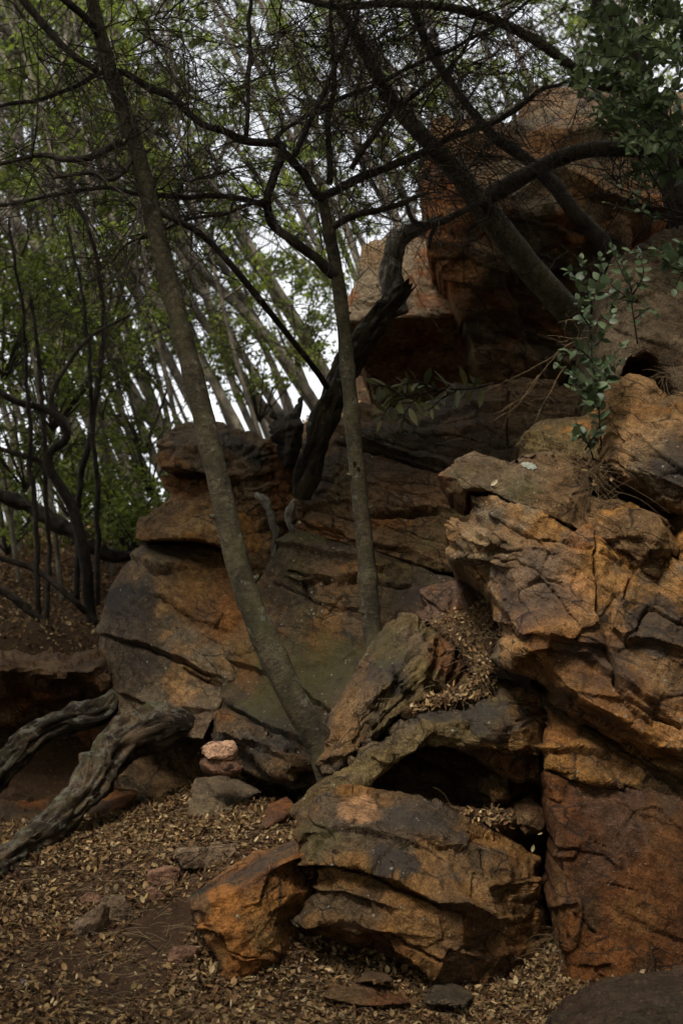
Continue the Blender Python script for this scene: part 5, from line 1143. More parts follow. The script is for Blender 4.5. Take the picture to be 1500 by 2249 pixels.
# ------------------------------------------------------------------ trees on the ridge behind the rocks
rb = np.random.default_rng(99)
def ridge_tree(px, Y, lean, w, leaves, label, group, base_py=None, top=-200, name='ridge_tree', mat=None, spread=.55, bend=0.0, lfrom=.35):
    if base_py is None:
        x = (px - 750) / F_PX * Y
        gz = ground_z([x], [Y])[0] - .25
        # base pixel row from its height
        tz = (gz - CAM_Z) / Y
        dz = (tz * CP - SP) / (CP + tz * SP)
        base_py = 1124.5 - dz * F_PX
    H = base_py - top
    lean = lean * 1.3 + rb.normal() * .08; bend = bend + rb.normal() * .10
    pts = []
    for t in np.linspace(0, 1, 7):
        yy = base_py - H * t
        xx = px - lean * H * t - bend * H * t * t + rb.normal() * 9
        pts.append((xx, yy, Y + .6 * t, w * .33 * (1.08 - .62 * t)))
    e = tree_root(name, label, P(*pts[0][:3]), group)
    m = mat or BARK_BG
    _, c, r = limb('trunk', pts, m, e, 9, .08, int(rb.integers(1e6)))
    ends = [c[int(len(c) * f)] for f in np.linspace(lfrom, 1, 9)[:-1]]
    for j in range(int(rb.integers(4, 8))):
        i = int(len(c) * rb.uniform(.2, .85))
        d = np.array([rb.normal() * .8 - .15, rb.normal() * .5, rb.uniform(.5, 1.2)]); d /= np.linalg.norm(d)
        Lb = rb.uniform(.8, 2.4)
        q = [c[i]]
        for s in range(6):
            d = d + rb.normal(size=3) * .16; d /= np.linalg.norm(d); q.append(q[-1] + d * Lb / 6)
        q = np.array(q)
        V, T = tube(catmull(q, 12), np.linspace(r[i] * .55, r[i] * .12, 12), 6, .05, 1)
        part('branch', V, T, m, e); ends += list(q[2:])
    mb = MB(); twigs(mb, c[len(c) // 5:], 17, 1.3, .011, rb, depth=2)
    o = part('twigs', np.vstack(mb.v), np.vstack(mb.t), BARK_DK, e); o['kind'] = 'stuff'
    if leaves:
        V, T, C = crown_mesh(rb, ends, leaves, spread * np.array([1, .9, .8]), (.055, .10))
        part('crown', V, T, FOLIAGE, e, True, C)
    return e
ORD = ['first', 'second', 'third', 'fourth', 'fifth', 'sixth', 'seventh', 'eighth', 'ninth', 'tenth', 'eleventh', 'twelfth', 'thirteenth', 'fourteenth', 'fifteenth', 'sixteenth', 'seventeenth', 'eighteenth', 'nineteenth', 'twentieth'] + ['twenty-' + a for a in ('first', 'second', 'third', 'fourth', 'fifth', 'sixth', 'seventh', 'eighth', 'ninth')] + ['thirtieth', 'thirty-first', 'thirty-second', 'thirty-third', 'thirty-fourth', 'thirty-fifth']
G1 = 'leaning trees seen between the leaning trunk and the forked trunk'
for i, (px, Y, lean, w, lv) in enumerate([(377, 19.7, 0.46, 19, 1500), (395, 15.5, 0.36, 30, 650), (410, 17.8, 0.25, 20, 1500), (430, 18, 0.3, 26, 2200), (450, 22, 0.38, 26, 1500), (451, 24.2, 0.48, 15, 1500), (470, 15, 0.4, 40, 650), (494, 21.8, 0.33, 14, 1500), (505, 19, 0.34, 24, 650), (517, 19.4, 0.53, 12, 1500), (528, 16, 0.42, 34, 650), (540, 23, 0.44, 24, 1500), (560, 21, 0.3, 22, 600), (570, 24.3, 0.49, 15, 1500), (585, 15.2, 0.46, 30, 1500), (591, 19.8, 0.43, 17, 1500), (612, 18, 0.38, 26, 2200), (624, 24.6, 0.34, 18, 1500), (635, 22, 0.32, 24, 1500), (655, 16, 0.5, 34, 1600), (674, 19.2, 0.32, 16, 1500), (690, 20, 0.4, 26, 2000), (696, 25.5, 0.49, 20, 1500), (705, 17, 0.56, 30, 900), (720, 15.5, 0.48, 36, 1400), (739, 17.1, 0.33, 16, 1500), (745, 18, 0.44, 28, 1500), (780, 17, 0.42, 26, 1200), (782, 18.8, 0.37, 16, 1500), (815, 20, 0.36, 24, 1400), (850, 16.5, 0.34, 26, 900), (880, 18, 0.4, 24, 700)]):
    ridge_tree(px, Y, lean, w, int(lv * 1.05), ORD[i] + ' pale leaning tree from the left, rooted behind the rock tower', G1)
G2 = 'trees standing on the crest above the right-hand boulders'
for i, (px, Y, lean, w, lv) in enumerate([(905, 17, 0.4, 30, 500), (925, 22, 0.34, 26, 600), (950, 19, 0.3, 24, 700), (985, 16.5, 0.44, 34, 400), (1005, 21, 0.36, 26, 500), (1030, 18, 0.34, 26, 500), (1065, 16, 0.4, 36, 300), (1085, 22, 0.3, 26, 500), (1100, 19, 0.28, 24, 600), (1140, 16.5, 0.36, 34, 300), (1160, 22, 0.42, 28, 400), (1180, 20, 0.24, 22, 600), (1222, 17, -0.01, 22, 300), (1240, 22, 0.25, 24, 500), (1265, 18.5, 0.22, 26, 700), (1310, 17, 0.3, 30, 700), (1360, 19, 0.15, 26, 1200), (1420, 17.5, 0.2, 30, 1500), (1480, 18, 0.1, 30, 1500)]):
    ridge_tree(px, Y, lean, w, int(lv * 2.6), ORD[i] + ' bare trunk from the left on the crest above the boulders', G2, spread=.7)
G3 = 'leafy trees on the slope left of the leaning trunk'
for i, (px, Y, lean, w, lv) in enumerate([(-40, 16, 0.1, 26, 4200), (-25, 18.0, 0.23, 14, 2200), (20, 14.9, 0.16, 19, 2200), (20, 19, 0.16, 22, 4200), (30, 24, 0.05, 24, 3800), (34, 18.3, 0.13, 18, 2200), (60, 15, 0.14, 22, 4000), (72, 18.2, 0.29, 17, 2200), (90, 19.1, 0.35, 22, 2200), (110, 18, 0.22, 24, 4200), (126, 19.4, 0.26, 17, 2200), (150, 21, 0.2, 24, 4200), (171, 15.6, 0.2, 12, 2200), (190, 15.5, 0.26, 30, 3800), (190, 20.4, 0.23, 21, 2200), (205, 25, 0.12, 26, 3800), (209, 17.7, 0.33, 18, 2200), (235, 18, 0.24, 34, 3800), (258, 19.4, 0.18, 13, 2200), (270, 16, 0.3, 32, 3600), (287, 15.1, 0.4, 18, 2200), (300, 20, 0.28, 26, 3600), (320, 16.3, 0.4, 20, 2200), (335, 16.5, 0.34, 40, 3000), (342, 21.4, 0.38, 15, 2200), (365, 18.5, 0.32, 28, 3000), (375, 17.9, 0.38, 13, 2200), (400, 24, 0.2, 26, 3000)]):
    ridge_tree(px, Y, lean, w, int(lv * .26), ORD[i] + ' leafy tree from the left edge on the slope beside the tower', G3, spread=.75, lfrom=.12)
G4 = 'thin leafy trees just behind the leaning trunk'
for i, (px, Y, lean, w, lv) in enumerate([(-60, 12.2, 0.02, 18, 650), (40, 13.0, 0.08, 16, 650), (140, 12.4, 0.05, 16, 650), (250, 13.2, 0.12, 18, 650), (330, 14.0, 0.1, 16, 600), (440, 14.2, 0.14, 18, 600), (600, 14.4, 0.22, 16, 650)]):
    ridge_tree(px, Y, lean, w, lv, ORD[i] + ' thin leafy tree from the left, close behind the leaning trunk', G4, spread=.55, lfrom=.42, top=-330, name='leafy_tree', mat=BARK_BG)
# low leafy bushes on the bank
def bush(label, px, py, Y, rx, n, shade=1.0):
    c = P(px, py, Y)
    e = tree_root('bush', label, c - np.array([0, 0, M(rx, Y)]), 'leafy bushes on the left slope', 'bush')
    mb = MB()
    cen = []
    for k in range(12):
        d = rvec(rb, 1, (1, .8, .7))[0]; d[2] = abs(d[2])
        q = np.array([c - np.array([0, 0, M(rx, Y)]), c - np.array([0, 0, M(rx, Y) * .5]) + d * M(rx, Y) * .5, c + d * M(rx, Y) * .95])
        mb.add(*tube(catmull(q, 8), np.linspace(.012, .004, 8), 4)); cen += [q[1], q[2], q[2]]
    part('stems', np.vstack(mb.v), np.vstack(mb.t), BARK_DK, e)
    V, T, C = crown_mesh(rb, cen, int(n * .42), M(rx, Y) * .3, (.04, .075), shade)
    part('foliage', V, T, FOLIAGE, e, True, C)
for a in [('green bush just left of the rock tower foot', 290, 1130, 12.6, 90, 3200), ('green bush beside the tower cap, behind the bank', 330, 1000, 13.5, 90, 650), ('dense green bush high on the left slope', 120, 800, 12.5, 150, 5200), ('green bush at the left edge of the slope', 10, 700, 12.8, 140, 4600), ('green bush in the middle of the left slope', 230, 620, 13.2, 140, 4200), ('low green bush on the left slope above the fallen trunk', 170, 1040, 13.4, 120, 3000), ('light green bush behind the tower top, between the trunks', 570, 810, 15.5, 120, 5200), ('light green bush showing right of the leaning trunk', 650, 700, 16, 120, 5200), ('fresh green bush left of the crooked sapling top', 60, 950, 13.0, 130, 3800), ('fresh green bush above the tower shoulder', 320, 880, 14.5, 120, 3200), ('fresh green low bush against the tower flank', 320, 1160, 12.2, 70, 2000), ('pale green bush behind the thin stems on the bank', 110, 1140, 15, 120, 3200), ('pale green bush left of the tower, far up the slope', 250, 1100, 16.5, 120, 3200), ('green bush low at the left edge, behind the fallen trunk', 20, 1090, 14.5, 130, 3600)]:
    bush(*a)
# ------------------------------------------------------------------ leaf litter
BROWNS = np.array([(.38, .25, .12), (.30, .18, .082), (.24, .135, .06), (.17, .09, .04), (.48, .35, .19), (.21, .115, .053), (.12, .065, .032), (.34, .235, .10), (.09, .05, .027), (.26, .17, .085)])
rl = np.random.default_rng(123)
def grad_n(x, y):
    e = .05
    zx = (ground_z(x + e, y) - ground_z(x - e, y)) / (2 * e); zy = (ground_z(x, y + e) - ground_z(x, y - e)) / (2 * e)
    n = np.stack([-zx, -zy, np.ones(len(x))], -1); return n / np.linalg.norm(n, axis=1)[:, None]
def scatter(n, x0, x1, y0, y1, Lr, thin=True):
    x = rl.uniform(x0, x1, n); y = rl.uniform(y0, y1, n)
    if thin:
        q = np.stack([x, y, 0 * x], -1)
        d = .95 + .5 * fbm(q * 1.5, 3, 71) + .35 * fbm(q * 5, 2, 72)
        # trodden bare soil in front
        for (px, py, rad, st) in [(300, 2130, .22, .7), (150, 2140, .24, .55), (420, 2050, .2, .5), (600, 1860, .22, .5), (660, 2190, .2, .6), (440, 1950, .2, .5), (330, 2080, .16, .5), (60, 2150, .2, .4)]:
            h = ground_hit(px, py); d = d - st * np.exp(-((x - h[0]) ** 2 + ((y - h[1]) * .7) ** 2) / rad ** 2)
        k = rl.uniform(0, 1, n) < d; x, y = x[k], y[k]; n = len(x)
    nn = grad_n(x, y)
    L = Lr[0] + (Lr[1] - Lr[0]) * rl.uniform(0, 1, n) ** 1.3
    pos = np.stack([x, y, ground_z(x, y)], -1) + nn * rl.uniform(.002, .02, n)[:, None]
    nr = nn + rl.normal(size=(n, 3)) * .6
    c = BROWNS[rl.integers(0, len(BROWNS), n)] * rl.uniform(.38, 1.2, n)[:, None]
    return leaf_cloud(pos, np.cross(nr, rvec(rl, n)), nr, L, L * rl.uniform(.25, .75, n), c, LEAF8, rl.uniform(-1.0, 3.2, n))
parts = [scatter(74000, -2.9, 2.1, 5.4, 8.0, (.010, .046)), scatter(33000, -3.6, .4, 7.6, 9.6, (.010, .042)), scatter(26000, -5.4, -.9, 9.9, 17, (.025, .05), False), scatter(5000, -1.6, 1.4, 11.5, 17, (.03, .06), False)]
mb = MB()
for V, T, C in parts:
    mb.v.append(V); mb.t.append(T + mb.n); mb.c.append(C); mb.n += len(V)
o = ob('leaf_litter', mb.mesh('leaf_litter'), LITTER)
tag(o, 'carpet of dry tan and brown fallen leaves over the slope', 'leaf litter', kind='stuff')
# pine needles and straw between the leaves
def straws(n, x0, x1, y0, y1, Lr=(.05, .16), r=.0009):
    mb = MB()
    x = rl.uniform(x0, x1, n); y = rl.uniform(y0, y1, n); nn = grad_n(x, y); z = ground_z(x, y)
    a = rl.normal(.5, .8, n)
    for i in range(n):
        d = np.array([math.cos(a[i]), math.sin(a[i]), 0]); d = d - nn[i] * (d @ nn[i]); L = rl.uniform(*Lr)
        p0 = np.array([x[i], y[i], z[i]]) + nn[i] * rl.uniform(.01, .028)
        b = np.cross(d, nn[i]) * rl.normal() * .18
        q = np.array([p0 - d * L * .5, p0 + b * L * .5 + nn[i] * L * .06, p0 + d * L * .5])
        mb.add(*tube(catmull(q, 5), r, 3, cap=False))
    return mb
mb = straws(2600, -2.2, 1.6, 5.5, 8.6)
o = ob('pine_needles', mb.mesh('pine_needles'), STRAW)
tag(o, 'dry brown needles and straws strewn among the fallen leaves', 'needles', kind='stuff')

# broken sticks lying in the litter
mb = MB()
for i in range(150):
    x, y = rl.uniform(-2.2, 1.4), rl.uniform(5.6, 8.6); z = ground_z([x], [y])[0] + .012
    a = rl.uniform(0, math.pi); L_ = rl.uniform(.05, .22); n_ = grad_n(np.array([x]), np.array([y]))[0]
    d = np.array([math.cos(a), math.sin(a), 0]); d = d - n_ * (d @ n_)
    q_ = np.array([x, y, z]) + np.outer(np.linspace(-.5, .5, 5), d) * L_ + rl.normal(size=(5, 3)) * .004
    mb.add(*tube(q_, np.linspace(1, .6, 5) * rl.uniform(.0015, .004), 5))
o = ob('ground_sticks', mb.mesh('ground_sticks'), BARK_DK)
tag(o, 'short broken brown sticks scattered in the leaf litter', 'sticks', kind='stuff')

# leaf pockets on the rocks
def pocket(label, poly, n, nee=0, soil=True):
    """poly: (px, py, depth) corners of a small leaf-filled shelf"""
    a = np.array(poly, float)
    lo = a[:, :2].min(0); hi = a[:, :2].max(0)
    q = rl.uniform(lo, hi, (n * 4, 2)); q = q[inside(q, a[:, :2])][:n]
    A = np.c_[a[:, :2], np.ones(len(a))]; co, *_ = np.linalg.lstsq(A, a[:, 2], rcond=None)
    Y = np.c_[q, np.ones(len(q))] @ co
    pos = P(q[:, 0], q[:, 1], Y) + rl.normal(size=(len(q), 3)) * .012
    up = rvec(rl, len(q), (.5, .5, .5)) + np.array([0, -.5, .8])
    L = rl.uniform(.018, .042, len(q))
    c = BROWNS[rl.integers(0, len(BROWNS), len(q))] * rl.uniform(.6, 1.15, len(q))[:, None]
    V, T, C = leaf_cloud(pos, np.cross(up, rvec(rl, len(q))), up, L, L * rl.uniform(.4, .6, len(q)), c, LEAF8, rl.uniform(-.6, 2.2, len(q)))
    base = pos.mean(0); base[2] = pos[:, 2].min()
    o = ob('leaf_pile', mesh_tris('leaf_pile', V - base, T, C), LITTER); o.location = base
    tag(o, label, 'leaves', kind='stuff')
    if soil:
        cen = a.mean(0); k = len(a)
        ring = P(a[:, 0], a[:, 1], a[:, 2] + .03); back = P(a[:, 0], a[:, 1], a[:, 2] + .35) + np.array([0, 0, -.15])
        mid = P(*cen)[None] + np.array([0, .02, 0])
        V2 = np.vstack([ring, back, mid, back.mean(0)[None]])
        T2 = []
        for i in range(k):
            j = (i + 1) % k; T2 += [[i, j, 2 * k], [i, k + i, k + j], [i, k + j, j], [k + j, k + i, 2 * k + 1]]
        ob('soil', mesh_tris('soil', V2 - base, np.array(T2)), SOIL, o)
    if nee:
        mb = MB()
        for i in range(nee):
            p0 = pos[rl.integers(len(pos))]; d = rvec(rl, 1, (1, .4, .7))[0]; L_ = rl.uniform(.06, .2)
            qq = np.array([p0, p0 + d * L_ * .5 + np.array([0, -.01, .02]), p0 + d * L_ + np.array([0, -.015, -.02])])
            mb.add(*tube(catmull(qq, 6), .0009, 3, cap=False))
        V3 = np.vstack(mb.v); ob('needles', mesh_tris('needles', V3 - base, np.vstack(mb.t)), STRAW, o)
pocket('heap of dry leaves and straw in the pocket above the tilted slab', [(945, 1372, 7.92), (990, 1345, 8.0), (1060, 1325, 8.0), (1085, 1345, 7.75), (1108, 1392, 7.5), (1078, 1420, 7.45), (1085, 1470, 7.4), (1045, 1500, 7.45), (1030, 1440, 7.62), (1000, 1405, 7.75)], 1100, 120)
pocket('strip of dry leaves along the top of the arching slab', [(880, 1562, 7.46), (940, 1530, 7.5), (1010, 1505, 7.5), (1050, 1490, 7.5), (1085, 1500, 7.45), (1075, 1530, 7.4), (1000, 1540, 7.42), (920, 1560, 7.42)], 420, 50)
pocket('few dry leaves on the shelf inside the hollow', [(978, 1768, 7.02), (1040, 1775, 7.05), (1130, 1778, 7.1), (1135, 1795, 7.06), (1110, 1812, 7.03), (1040, 1800, 7.0)], 130, 10)
pocket('dead leaves caught in the notch beside the tan block', [(1200, 1008, 7.48), (1270, 1000, 7.5), (1330, 1010, 7.4), (1335, 1050, 7.25), (1310, 1075, 7.2), (1290, 1040, 7.35)], 150, 30)
pocket('mound of leaves between the front boulder and the red slab', [(1010, 2240, 6.18), (1070, 2185, 6.38), (1130, 2148, 6.55), (1200, 2095, 6.75), (1226, 2110, 6.7), (1228, 2230, 6.25)], 900, 60)

# single pale leaf on the flat-topped slab
def flat_leaf(label, px, py, Y, L, rot, col, nrm=(0, -.55, .8)):
    p = P(px, py, Y or 7)
    if Y == 0: p, nr_ = on_rock(FLAT_TOP, px, py); nrm = tuple(nr_); p = p + nr_ * .004
    d = np.array([[math.cos(rot), 0, math.sin(rot)]])
    V, T, C = leaf_cloud(np.zeros((1, 3)), d, np.array([nrm]), np.array([L]), np.array([L * .5]), np.array([col]), LEAF8, np.array([1.0]))
    o = ob('fallen_leaf', mesh_tris('fallen_leaf', V, T, C), LITTER); o.location = p
    tag(o, label, 'leaf', 'single fallen leaves on the rocks')
flat_leaf('single pale oval leaf lying on the flat-topped slab', 1076, 1068, 0, .05, .7, (.5, .42, .28))
flat_leaf('single cream leaf in the vertical gap beside the red slab', 1168, 1872, 7.0, .04, 1.3, (.30, .25, .14))
flat_leaf('single small yellow leaf above the vertical gap', 1180, 1834, 7.02, .028, .3, (.30, .24, .12))

# ------------------------------------------------------------------ dry grass hanging on the right outcrop
def grass(label, roots, n, Lr, bias):
    c = P(*roots[0]); mb = MB()
    for i in range(n):
        r = roots[rl.integers(len(roots))]; p = P(r[0] + rl.normal() * 12, r[1] + rl.normal() * 6, r[2] - .05)
        d = rvec(rl, 1, (.6, .3, .5))[0] + np.array(bias); d /= np.linalg.norm(d); L = rl.uniform(*Lr)
        q = [p]
        for s in range(6):
            d = d + np.array([0, 0, -.16]) + rl.normal(size=3) * .08; d /= np.linalg.norm(d); q.append(q[-1] + d * L / 6 + np.array([0, -.006, 0]))
        mb.add(*tube(np.array(q), np.linspace(.0013, .0006, 7), 3, cap=False))
    V = np.vstack(mb.v)
    o = ob('dry_grass', mesh_tris('dry_grass', V - c, np.vstack(mb.t)), STRAW); o.location = c
    tag(o, label, 'dry grass', kind='stuff')
grass('dry straw hanging from the notch over the right outcrop', [(1260, 1030, 7.3), (1300, 1040, 7.2), (1320, 1080, 7.15)], 70, (.15, .5), (0, -.3, .1))
grass('dry straw around the leaf pocket above the tilted slab', [(1010, 1380, 7.7), (1050, 1400, 7.5), (1040, 1460, 7.45)], 60, (.1, .35), (0, -.4, .3))
grass('wisps of dry grass hanging in the small hollow at right edge', [(1465, 830, 7.4), (1475, 880, 7.3)], 30, (.1, .25), (-.2, -.3, -.2))
grass('dry grass in the vertical gap beside the red slab', [(1205, 2090, 6.75), (1215, 2060, 6.8)], 30, (.08, .2), (0, -.2, .6))

# ------------------------------------------------------------------ shrubs
def leaf_obj_mesh(name, L, W, pointed, seed):
    nseg = 7; v = []; t = []
    for i in range(nseg + 1):
        s = i / nseg
        w = math.sin(math.pi * s ** (.8 if not pointed else .9)) ** (.75 if not pointed else .95) * W * .5
        zc = -.12 * L * (s - .3) ** 2
        v += [(s * L, -w, zc + .18 * w), (s * L, 0, zc), (s * L, w, zc + .18 * w)]
    for i in range(nseg):
        a = i * 3
        t += [[a, a + 3, a + 4], [a, a + 4, a + 1], [a + 1, a + 4, a + 5], [a + 1, a + 5, a + 2]]
    return mesh_tris(name, np.array(v), np.array(t))
LEAF_MESHES = [leaf_obj_mesh('leaf', 1, w, False, i) for i, w in enumerate((.78, .66, .7))]
for m_ in LEAF_MESHES: m_.materials.append(TEAL)
LONG_MESH = leaf_obj_mesh('leaf', 1, .30, True, 4); LONG_MESH.materials.append(OLIVE)
from mathutils import Matrix
def place_leaf(parent, me, p, d, n, L):
    d = Vector(d).normalized(); n = Vector(n); s = n.cross(d).normalized(); u = d.cross(s)
    mx = Matrix(((d.x, s.x, u.x, 0), (d.y, s.y, u.y, 0), (d.z, s.z, u.z, 0), (0, 0, 0, 1)))
    o = bpy.data.objects.new('leaf', me); COL.objects.link(o); o.parent = parent
    o.matrix_local = Matrix.Translation(Vector(p) - parent.location) @ mx @ Matrix.Scale(L, 4)
    return o
rs = np.random.default_rng(77)
def shrub(name, label, root, stems, Lpx=(20, 30), gap=17, start=.3, cap=300, meshes=None, r=2.0, droop=0.0, group=None):
    e = tree_root(name, label, P(*root), group, 'shrub')
    cand = []
    for st in stems:
        c, rr = chain([(*a, r) for a in st], n=max(10, int(np.hypot(*np.diff(np.array(st)[:, :2], axis=0).T).sum() / 8)), wob=.015, seed=int(rs.integers(999)))
        rr = rr * np.linspace(1, .4, len(rr))
        V, T = tube(c, rr, 6); part('stem', V, T, BARK_DK, e)
        L = np.concatenate([[0], np.cumsum(np.linalg.norm(np.diff(c, axis=0), axis=1))])
        g_ = M(gap, c[0, 1]); s = L[-1] * start
        flip = 0
        while s < L[-1]:
            i = min(int(np.searchsorted(L, s)), len(c) - 2)
            t = c[i + 1] - c[i]; t /= np.linalg.norm(t)
            a = np.cross(t, rvec(rs, 1)[0]); a /= np.linalg.norm(a) + 1e-9
            f = .55 + .45 * math.sin(math.pi * min(1, (s / L[-1] - start) / (1 - start) + .25))
            for sg in (-1, 1):
                d = a * sg + t * .55 + rs.normal(size=3) * .25 + np.array([0, -.15, .05 - droop])
                n = np.array([0, -.5, .8]) + rs.normal(size=3) * .5
                cand.append((c[i], d, n, M(rs.uniform(*Lpx), c[0, 1]) * f))
            s += g_ * rs.uniform(.8, 1.3)
        cand.append((c[-1], t + rs.normal(size=3) * .2, (0, -.6, .7), M(Lpx[0], c[0, 1]) * .7))
    rs.shuffle(cand) if False else None
    ms = meshes or LEAF_MESHES
    idx = rs.permutation(len(cand))
    for k in idx[:cap]:
        p, d, n, L = cand[k]
        place_leaf(e, ms[int(rs.integers(len(ms)))], p, d, n, L)
    if len(cand) > cap:
        k = idx[cap:]
        pos = np.array([cand[i][0] for i in k]); d = np.array([cand[i][1] for i in k]); n = np.array([cand[i][2] for i in k]); L = np.array([cand[i][3] for i in k])
        c = np.array((.068, .092, .042)) * rs.uniform(.7, 1.3, (len(k), 1))
        V, T, C = leaf_cloud(pos, d, n, L, L * .68, c, LEAF8)
        o = part('foliage', V, T, FOLIAGE, e, True, C); o['kind'] = 'stuff'
    return e
st = []
while len(st) < 80:                              # sprays leaning out of the corner thicket
    ox, oy = 1530 - abs(rs.normal()) * 135, rs.uniform(-40, 430)
    if ox < 1275 + max(0, oy - 230) * .75: continue
    L_ = rs.uniform(70, 150); an = rs.normal(math.radians(205), .7)
    ex, ey = ox + L_ * math.cos(an), oy + L_ * math.sin(an) * .9
    if ex < 1225 + max(0, ey - 180) * .6: continue
    Y0 = rs.uniform(7.1, 8.5)
    st.append([(ox, oy, Y0 + .15), ((ox + ex) / 2 + rs.normal() * 12, (oy + ey) / 2 - 12, Y0), (ex, ey, Y0 - .05)])
shrub('round_leaf_shrub', 'dense round-leaved blue-green shrub filling the upper right corner', (1510, 470, 7.9), st, (25, 38), 17, .1, r=1.6)
st = [[(1500, 470, 7.8), (1420, 440, 7.7), (1340, 400, 7.6), (1310, 370, 7.6)], [(1500, 480, 7.8), (1430, 480, 7.7), (1380, 440, 7.6)], [(1490, 500, 7.8), (1440, 400, 7.7), (1400, 350, 7.6)], [(1480, 480, 7.8), (1400, 470, 7.7), (1330, 440, 7.7)]]
shrub('thorny_shrub', 'sparse twiggy shrub with few leaves below the thick curved limb', (1500, 500, 7.8), st, (16, 24), 26, .35, r=3)
st = [[(1316, 985, 7.25), (1313, 880, 7.2), (1302, 750, 7.2), (1292, 650, 7.2), (1272, 575, 7.2)], [(1308, 800, 7.2), (1270, 770, 7.15), (1232, 775, 7.1), (1222, 800, 7.1)], [(1312, 870, 7.2), (1270, 830, 7.15), (1228, 800, 7.1)], [(1290, 650, 7.2), (1255, 600, 7.2), (1243, 590, 7.2)], [(1296, 690, 7.2), (1312, 610, 7.2), (1315, 565, 7.2)], [(1310, 830, 7.2), (1340, 790, 7.2), (1365, 760, 7.2)], [(1305, 760, 7.2), (1330, 720, 7.2), (1345, 690, 7.2)], [(1314, 900, 7.2), (1280, 870, 7.1), (1250, 850, 7.1)], [(1312, 860, 7.2), (1345, 820, 7.2), (1360, 800, 7.2)], [(1300, 720, 7.2), (1275, 690, 7.1), (1268, 660, 7.1)], [(1314, 900, 7.2), (1290, 850, 7.15), (1262, 820, 7.1)]]
shrub('leafy_sprig', 'upright leafy green sprig in front of the dark overhang', (1316, 985, 7.25), st, (24, 36), 16, .12)
st = [[(1402, 755, 7.5), (1392, 680, 7.45), (1380, 620, 7.45), (1350, 550, 7.45)], [(1392, 670, 7.45), (1350, 630, 7.4), (1330, 600, 7.4)], [(1388, 650, 7.45), (1410, 600, 7.4), (1400, 560, 7.4)], [(1385, 640, 7.4), (1360, 590, 7.4), (1340, 545, 7.4)], [(1396, 700, 7.4), (1430, 680, 7.4), (1445, 690, 7.4)], [(1392, 660, 7.4), (1345, 660, 7.4), (1335, 680, 7.4)]]
shrub('leafy_sprig', 'second leafy sprig on the dark grey sloping rock', (1402, 755, 7.5), st, (19, 29), 17, .2)
st = [[(1580, 660, 7.0), (1520, 600, 6.95), (1450, 565, 6.9), (1385, 548, 6.9)], [(1560, 600, 7.0), (1500, 555, 6.95), (1440, 545, 6.9)], [(1560, 640, 7.0), (1510, 590, 6.9), (1470, 575, 6.9)], [(1560, 600, 7.0), (1500, 600, 6.9), (1480, 640, 6.9)], [(1570, 620, 7.0), (1520, 560, 6.9), (1490, 530, 6.9)]]
shrub('leafy_sprig', 'pale green leafy branch reaching in from the right edge', (1580, 660, 7.0), st, (29, 42), 17, .25)
st = [[(1300, 1010, 7.3), (1285, 970, 7.2), (1262, 930, 7.15)], [(1292, 985, 7.25), (1310, 955, 7.2), (1325, 940, 7.2)], [(1288, 975, 7.2), (1275, 960, 7.2), (1258, 955, 7.15)]]
shrub('leafy_sprig', 'small green sprig growing beside the notch of dead leaves', (1300, 1010, 7.3), st, (24, 33), 15, .3)
# long-leaved branch on the cliff ledge
st = [[(1080, 842, 9.1), (1020, 855, 9.0), (960, 858, 8.95), (900, 868, 8.9), (850, 872, 8.9)], [(960, 858, 8.95), (920, 840, 8.9), (880, 845, 8.85)], [(900, 868, 8.9), (860, 890, 8.85), (840, 925, 8.8)], [(1000, 856, 9.0), (960, 880, 8.9), (940, 900, 8.85)], [(930, 862, 8.9), (890, 900, 8.85), (880, 930, 8.85)], [(880, 870, 8.9), (840, 850, 8.9), (810, 860, 8.9)]]
shrub('long_leaf_branch', 'branch of long olive leaves lying on the cliff ledge under the overhang', (1080, 842, 9.1), st, (42, 62), 17, .1, meshes=[LONG_MESH], r=3, droop=.15)
# bleached dead twigs
def deadtwig(label, stems, r=.8):
    c0 = P(*stems[0][0]); mb = MB()
    for s_ in stems:
        c, rr = chain([(*a, r) for a in s_], wob=.03, seed=int(rs.integers(999)))
        mb.add(*tube(c, rr * np.linspace(1, .45, len(rr)), 4)); twigs(mb, c, 5, .12, .0012, rs, depth=1)
    o = ob('dead_twig', mesh_tris('dead_twig', np.vstack(mb.v) - c0, np.vstack(mb.t)), STRAW); o.location = c0
    tag(o, label, 'twig')
deadtwig('bare bleached twigs fanning left from the leafy sprig', [[(1265, 740, 7.4), (1200, 800, 7.5), (1150, 850, 7.5), (1100, 900, 7.5)], [(1230, 765, 7.4), (1180, 800, 7.5), (1120, 830, 7.5), (1060, 850, 7.6)], [(1240, 800, 7.4), (1200, 870, 7.4), (1170, 930, 7.4)], [(1180, 820, 7.5), (1140, 870, 7.5), (1080, 925, 7.5)], [(1300, 740, 7.3), (1240, 740, 7.3), (1200, 740, 7.3)], [(1290, 710, 7.3), (1250, 712, 7.3), (1228, 715, 7.3)]])
deadtwig('crossing dry twigs over the thick curved limb at right', [[(1500, 300, 7.8), (1470, 360, 7.8), (1490, 470, 7.8)], [(1430, 280, 7.9), (1460, 400, 7.8), (1500, 500, 7.8)], [(1380, 300, 7.9), (1440, 340, 7.9), (1500, 380, 7.8)]])
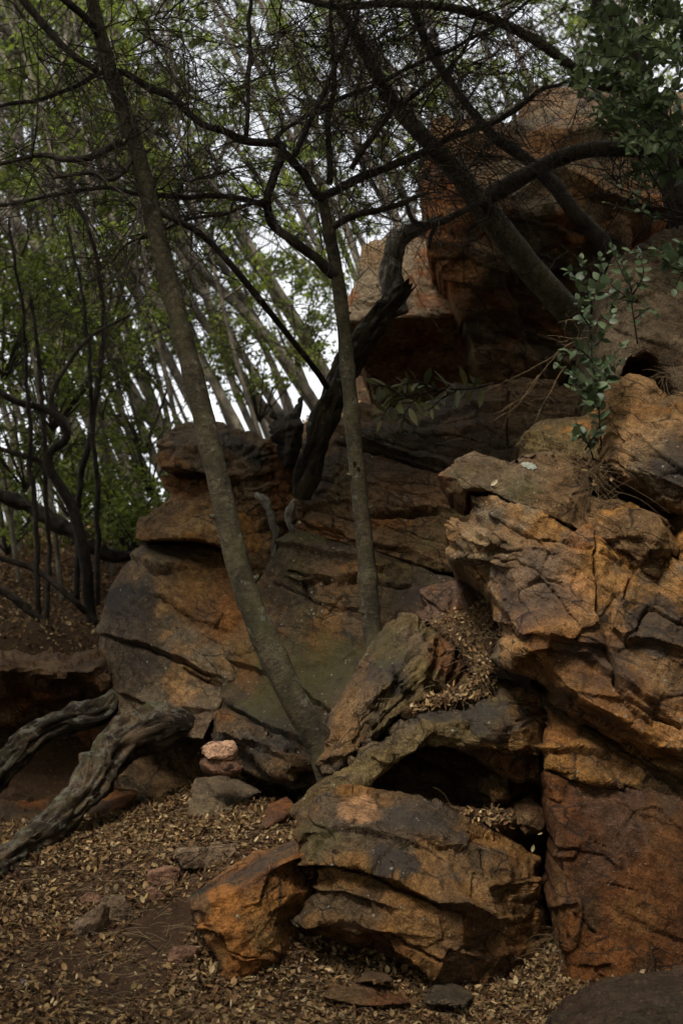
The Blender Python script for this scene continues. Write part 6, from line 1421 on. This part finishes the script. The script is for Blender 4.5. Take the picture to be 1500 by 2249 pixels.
# lichen rosette on the flat-topped slab
def rosette():
    c, nr_ = on_rock(FLAT_TOP, 1163, 1024)
    n = 40; V = [(0, 0, .006)]; a = np.linspace(0, 2 * math.pi, n, endpoint=False)
    R = .044 * (1 + .22 * fbm(np.stack([np.cos(a) * 2, np.sin(a) * 2, 0 * a], -1), 3, 5))
    for f, h in ((.5, .007), (.85, .006), (1, 0)):
        V += [(math.cos(t) * r * f, math.sin(t) * r * f * .8, h + .002 * math.sin(9 * t)) for t, r in zip(a, R)]
    T = [[0, 1 + i, 1 + (i + 1) % n] for i in range(n)]
    for k in (0, 1):
        for i in range(n):
            j = (i + 1) % n; p, q = 1 + k * n, 1 + (k + 1) * n
            T += [[p + i, q + i, q + j], [p + i, q + j, p + j]]
    m, nd, lk = newmat('lichen')
    geo = nd.new('ShaderNodeNewGeometry').outputs['Position']
    pb = nd.new('ShaderNodeBsdfPrincipled'); lk.new(mixc(nd, lk, ramp(nd, lk, noise_node(nd, lk, geo, 120, 5), .35, .65), (.16, .18, .14), (.36, .38, .31)), pb.inputs['Base Color']); pb.inputs['Roughness'].default_value = .9
    out = nd.new('ShaderNodeOutputMaterial'); lk.new(pb.outputs[0], out.inputs[0])
    o = ob('lichen_rosette', mesh_tris('lichen_rosette', np.array(V), np.array(T)), m); o.location = c
    o.rotation_euler = nr_.to_track_quat('Z', 'Y').to_euler()
    tag(o, 'round pale grey-green lichen rosette on the flat-topped slab', 'lichen')
rosette()

# ------------------------------------------------------------------ unseen foliage added overhead and behind the viewer to dim the rocks
def shade_canopy():
    n = SHADE_CANOPY_N
    m = n // 40
    cx = rs.uniform(-17, 17, m); cy = rs.uniform(-13, 9.6, m); cz = rs.uniform(7.6, 11.5, m)
    # gap cut toward the sun so directional light enters from the front left
    keep = ((cx + 2.4) / 3.4) ** 2 + ((cy - 2.2) / 3.0) ** 2 > 1
    cx, cy, cz = cx[keep], cy[keep], cz[keep]; m = len(cx)
    k = rs.integers(0, m, n)
    pos = np.stack([cx, cy, cz], -1)[k] + rs.normal(size=(n, 3)) * np.array([.45, .45, .3])
    # unseen leaf ring behind the viewer and at the sides, added against low light
    n2 = n // 2
    a = rs.uniform(math.radians(150), math.radians(390), n2) ; R = rs.uniform(12, 17, n2)
    side = np.stack([np.cos(a) * R, np.sin(a) * R + 2, rs.uniform(0, 9, n2)], -1) + rs.normal(size=(n2, 3)) * .5
    pos = np.vstack([pos, side]); n = len(pos)
    L = rs.uniform(.24, .42, n)
    c = GREENS[rs.integers(0, 5, n)] * rs.uniform(.7, 1.2, n)[:, None]
    V, T, C = leaf_cloud(pos, rvec(rs, n, (1, 1, .4)), rvec(rs, n, (.6, .6, 1)), L, L * .6, c)
    o = ob('shade_canopy', mesh_tris('shade_canopy', V, T, C), FOLIAGE)
    tag(o, 'unseen leaf cover added overhead, behind and at the sides to shade the rocks', 'foliage', kind='stuff')
SHADE_CANOPY_N = 90000
shade_canopy()
